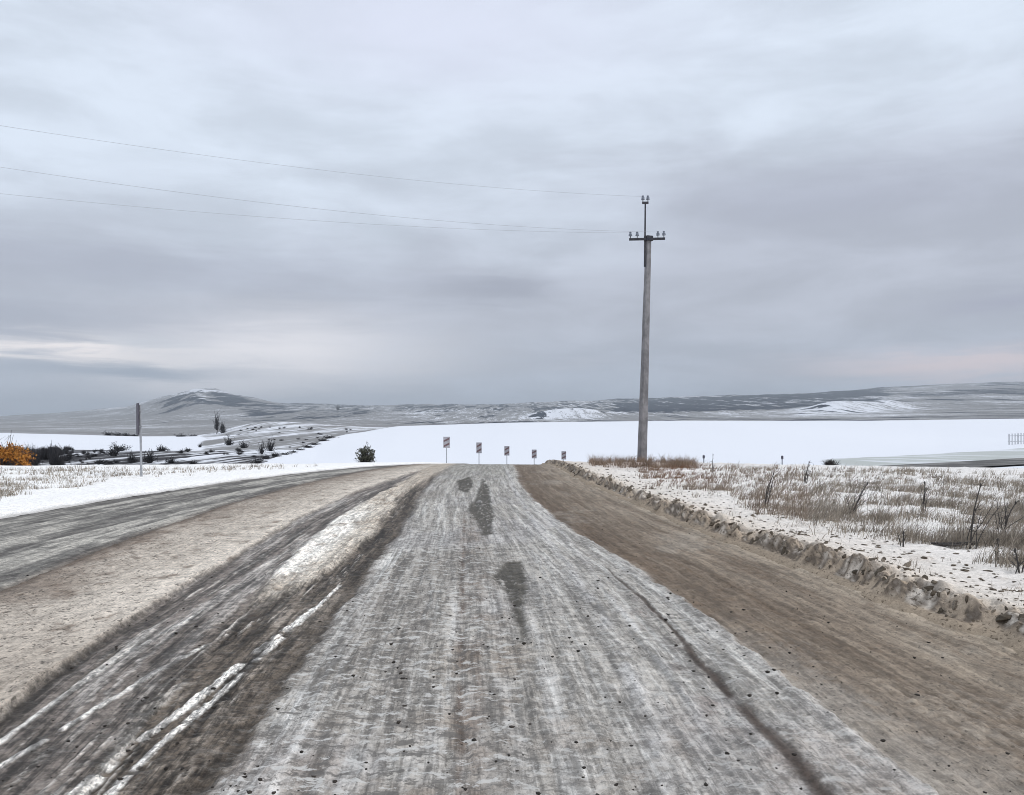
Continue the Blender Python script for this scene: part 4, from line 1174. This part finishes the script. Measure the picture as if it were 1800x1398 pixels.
# ------------------------------------------------------------------ utility pole
BX, BY, BZ = stand(1128, 811)
def at_depth(px, py, Y): return Vector(((px - CX) / F * Y, Y, CAMH + (HZ - py) / F * Y))
pole = empty('utility_pole', (BX, BY, BZ)); tag(pole, 'tall concrete utility pole with steel crossarm on the right verge', 'utility pole')
base = Vector((BX, BY, BZ))
top = at_depth(1140, 416, BY) - base
bm = bmesh.new()
nseg = 14; prev = None
yaw = Matrix.Rotation(R(24), 3, 'Z')
rr = random.Random(5)
for i in range(nseg + 1):
    t = i / nseg
    c = Vector((0, 0, -0.4)).lerp(top, t)
    hw = 0.20 * (1 - t) + 0.115 * t; hd = 0.17 * (1 - t) + 0.10 * t
    ch = hw * 0.22
    ring = []
    for x, y in ((-hw + ch, -hd), (hw - ch, -hd), (hw, -hd + ch), (hw, hd - ch), (hw - ch, hd), (-hw + ch, hd), (-hw, hd - ch), (-hw, -hd + ch)):
        ring.append(bm.verts.new(c + yaw @ Vector((x + rr.gauss(0, .0025), y + rr.gauss(0, .0025), 0))))
    if prev:
        for k in range(8): bm.faces.new((prev[k], prev[(k+1) % 8], ring[(k+1) % 8], ring[k]))
    prev = ring
bm.faces.new(prev)
bm_obj('concrete_post', bm, M_conc, pole)
# steel rod standing up from the left face of the head
rod_b = at_depth(1133.5, 470, BY) - base + Vector((-0.02, -0.10, 0)); rod_t = at_depth(1134.5, 357, BY) - base + Vector((-0.02, -0.10, 0))
bm = bmesh.new(); tube(bm, rod_b, rod_t, 0.045, 0.036, 10); bm_obj('top_rod', bm, M_steel, pole)
bm = bmesh.new(); box(bm, rod_t + Vector((0, 0, -0.02)), (0.30, 0.09, 0.10)); bm_obj('top_bracket', bm, M_steel, pole)
# crossarm: angle iron turned across the line
arm_c = at_depth(1136.5, 422, BY) - base + Vector((0, -0.17, 0))
adir = Vector((math.cos(R(-6)), math.sin(R(-6)), 0)); rot = adir.to_track_quat('X', 'Z').to_matrix()
half = 31 / F * BY / math.cos(R(6))
bm = bmesh.new(); box(bm, arm_c, (half * 2, 0.012, 0.11), rot); box(bm, arm_c + Vector((0, 0, 0.0605)) + rot @ Vector((0, 0.049, 0)), (half * 2, 0.11, 0.012), rot)
bm_obj('crossarm', bm, M_steel, pole)
bm = bmesh.new(); box(bm, top + Vector((0, 0, -0.10)), (0.33, 0.30, 0.24), yaw); bm_obj('clamp_band', bm, M_steel, pole)
ins_pts = []
bm = bmesh.new()
tube(bm, (0, 0, -0.10), (0, 0, 0.10), 0.020, 0.020, 6)
pin_me = bpy.data.meshes.new('pin'); bm.to_mesh(pin_me); bm.free(); pin_me.materials.append(M_steel)
bm = bmesh.new()
lathe(bm, (0, 0, 0.06), [(0.035, 0), (0.085, 0.01), (0.09, 0.045), (0.055, 0.06), (0.075, 0.08), (0.078, 0.11), (0.045, 0.13), (0.045, 0.16), (0.062, 0.17), (0.05, 0.20), (0.02, 0.215)], 12)
ins_me = bpy.data.meshes.new('insulator'); bm.to_mesh(ins_me); bm.free(); ins_me.materials.append(M_ins)
ins_me.polygons.foreach_set('use_smooth', np.ones(len(ins_me.polygons), bool))
def insulator(loc):
    a = link('insulator', ins_me, None, pole); a.location = loc
    b2 = link('pin', pin_me, None, a); b2.location = (0, 0, 0)
    return base + Vector(loc) + Vector((0, 0, 0.22))
iz = Vector((0, 0, 0.10))
wl = insulator(arm_c + adir * -half * 0.93 + iz); insulator(arm_c + adir * -half * 0.55 + iz)
wr = insulator(arm_c + adir * half * 0.93 + iz); insulator(arm_c + adir * half * 0.60 + iz)
wt_ = insulator(rod_t + Vector((-0.115, 0, 0.06))); insulator(rod_t + Vector((0.125, 0, 0.06)))

def wire(A, mids, endpx, Yend, label):
    """a slack conductor from A through the bearing at the left border and on to the next pole outside the picture"""
    e = at_depth(endpx[0], endpx[1], Yend)
    dh = Vector((e.x - A.x, e.y - A.y, 0)); L1 = dh.length; dh.normalize()
    rows_, rhs = [[L1, L1 * L1]], [e.z - A.z]
    for (px, py) in mids:
        u = (px - CX) / F
        s = (u * A.y - A.x) / (dh.x - u * dh.y)
        yy = A.y + dh.y * s
        rows_.append([s, s * s]); rhs.append(CAMH + (HZ - py) / F * yy - A.z)
    k1, k2 = np.linalg.lstsq(np.array(rows_), np.array(rhs), rcond=None)[0]
    k2 = max(k2, 0.0004)
    pts_ = [A + dh * s + Vector((0, 0, k1 * s + k2 * s * s)) for s in np.linspace(0, 62, 63)]
    n = 5; V, Fq = [], []
    side = Vector((-dh.y, dh.x, 0))
    for i, p_ in enumerate(pts_):
        for a in range(n):
            an = 2 * math.pi * a / n
            V.append(p_ + side * 0.0048 * math.cos(an) + Vector((0, 0, 0.0048 * math.sin(an))))
    for i in range(len(pts_) - 1):
        for a in range(n): Fq.append((i*n + a, i*n + (a+1) % n, (i+1)*n + (a+1) % n, (i+1)*n + a))
    o = link('power_line', np_mesh('power_line', np.array([v[:] for v in V]), np.array(Fq)), M_wire)
    tag(o, label, 'wire', 'power lines crossing the sky')
wire(wt_, [(400, 277), (760, 320), (1000, 341)], (0, 222), 25.6, 'highest of the three thin wires crossing the grey sky')
wire(wr, [(520, 358), (860, 399)], (0, 296), 25.0, 'middle of the three thin wires crossing the grey sky')
wire(wl, [(400, 376), (860, 405)], (0, 341), 27.9, 'lowest of the three thin wires crossing the grey sky')

# ------------------------------------------------------------------ signs
# sign at left seen almost edge-on
X, Y, Z = stand(249, 838)
sg = empty('road_sign', (X, Y, Z)); tag(sg, 'dark road sign seen edge on beside the left road edge', 'sign')
tz = lambda py: CAMH + (HZ - py) / F * Y - Z
lx = -0.05
bm = bmesh.new(); tube(bm, (0, 0, -0.3), (lx, 0.0, tz(712)), 0.034, 0.032, 10); bm_obj('post', bm, M_post, sg)
ang = math.atan2(Y, X) + R(3.5)        # panel plane runs nearly along the line of sight
rp = Matrix.Rotation(ang, 3, 'Z')
ph = tz(709) - tz(764)
bm = bmesh.new(); vv = box(bm, Vector((lx - 0.06, -0.03, (tz(709) + tz(764)) / 2)), (0.92, 0.03, ph), rp)
bmesh.ops.bevel(bm, geom=[e for e in bm.edges if abs((e.verts[0].co - e.verts[1].co).length - 0.03) < 0.002], offset=0.05, segments=3, affect='EDGES')
bm_obj('sign_panel', bm, M_signdark, sg)
for zz in (0.25, 0.75):
    bm = bmesh.new(); box(bm, Vector((lx, 0.0, tz(764) + ph * zz)), (0.14, 0.10, 0.03), rp); bm_obj('clamp', bm, M_post, sg)
# five marker signs along the outside of the bend
SG = [(785, 768, 787.5, 11.5, 63, 'leftmost and largest of five marker signs beyond the crest'),
      (842, 778, 797, 9.5, 66, 'second from left of five marker signs beyond the crest'),
      (891, 784.5, 801, 9.0, 73, 'middle one of five marker signs beyond the crest'),
      (939, 790.5, 806, 8.6, 78, 'fourth from left of five marker signs beyond the crest'),
      (991, 793.5, 808, 8.2, 82, 'rightmost and smallest of five marker signs beyond the crest')]
for (px, y0, y1, wpx, Y, lab) in SG:
    g = far_pt(px, Y)
    s = empty('marker_sign', g); tag(s, lab, 'sign', 'marker signs along the bend')
    zt = CAMH + (HZ - y0) / F * Y - g[2]; zb = CAMH + (HZ - y1) / F * Y - g[2]; wd = wpx / F * Y
    bm = bmesh.new(); tube(bm, (0, 0.03, -0.3), (0, 0.03, zt - 0.05), 0.030, 0.028, 8); bm_obj('post', bm, M_post, s)
    bm = bmesh.new(); box(bm, (0, 0, (zt + zb) / 2), (wd, 0.02, zt - zb)); bm_obj('sign_panel', bm, M_signback, s)
    # dark slanted bars on the panel
    hh = zt - zb
    for k in (0.22, 0.68):
        bm = bmesh.new(); zc = zb + hh * k
        q = [(-wd * .44, zc - hh * .16), (-wd * .44, zc + hh * .0), (wd * .44, zc + hh * .26), (wd * .44, zc + hh * .08)]
        f_ = [bm.verts.new((x, -0.0125, min(z, zt - .01))) for x, z in q]; b_ = [bm.verts.new((x, -0.017, min(z, zt - .01))) for x, z in q]
        bm.faces.new(b_); bm.faces.new(f_[::-1])
        for j in range(4): bm.faces.new((f_[j], f_[(j+1) % 4], b_[(j+1) % 4], b_[j]))
        bmesh.ops.recalc_face_normals(bm, faces=bm.faces[:])
        bm_obj('stripe', bm, M_signred, s)
# two little delineator posts behind the right verge
for px, ytop, lab in ((1237, 800, 'small dark marker post just right of the concrete pole'), (1375, 801, 'small dark marker post further right of the concrete pole')):
    Y = 70.0; g = far_pt(px, Y)
    s = empty('marker_post', g); tag(s, lab, 'post', 'marker posts behind the right verge')
    zt = CAMH + (HZ - ytop) / F * Y - g[2]
    bm = bmesh.new(); box(bm, (0, 0, zt / 2 - .15), (0.10, 0.05, zt + .3)); bm_obj('post', bm, M_post, s)
    bm = bmesh.new(); box(bm, (0, 0, zt - 0.16), (0.17, 0.08, 0.24)); bm_obj('reflector', bm, M_signdark, s)

# pale slatted snow fence at the right border
fr = empty('snow_fence', far_pt(1800, 215)); tag(fr, 'pale grey slatted snow fence at the right edge of the white field', 'fence')
P0 = Vector(far_pt(1800, 215))
h_f = 20 / F * 215
for i in range(14):
    px = 1774 + i * 5.2
    p_ = Vector(far_pt(px, 215)) - P0
    bm = bmesh.new(); box(bm, p_ + Vector((0, 0, h_f / 2)), (0.26 if i % 3 else 0.40, 0.05, h_f * random.uniform(.94, 1.03))); bm_obj('slat', bm, M_fence, fr)
for zz in (0.3, 0.8):
    bm = bmesh.new(); a = Vector(far_pt(1772, 215)) - P0 + Vector((0, .06, h_f * zz)); b_ = Vector(far_pt(1844, 215)) - P0 + Vector((0, .06, h_f * zz)); tube(bm, a, b_, 0.07, 0.07, 6)
    bm_obj('rail', bm, M_fence, fr)

# ------------------------------------------------------------------ haze
hb = bmesh.new()
r = bmesh.ops.create_cube(hb, size=1.0)
zlo, zhi = float(coF[:, 2].min()) - 2.0, float(coF[:, 2].max()) + 6
bmesh.ops.transform(hb, matrix=Matrix.Translation((0, 7400, (zlo + zhi) / 2)) @ Matrix.Diagonal((60000, 15200, zhi - zlo, 1)), verts=hb.verts)
hm = bpy.data.materials.new('haze_air'); hm.use_nodes = True
ht = hm.node_tree; ht.nodes.clear()
pv = ht.nodes.new('ShaderNodeVolumePrincipled')
pv.inputs['Color'].default_value = (0.88, 0.94, 1.0, 1)
pv.inputs['Density'].default_value = 0.0001
pv.inputs['Anisotropy'].default_value = 0.1
ho = ht.nodes.new('ShaderNodeOutputMaterial'); ht.links.new(pv.outputs[0], ho.inputs['Volume'])
haze = bm_obj('haze', hb, hm)
tag(haze, 'thin bluish winter haze lying over the distant hills', 'haze', kind='stuff')
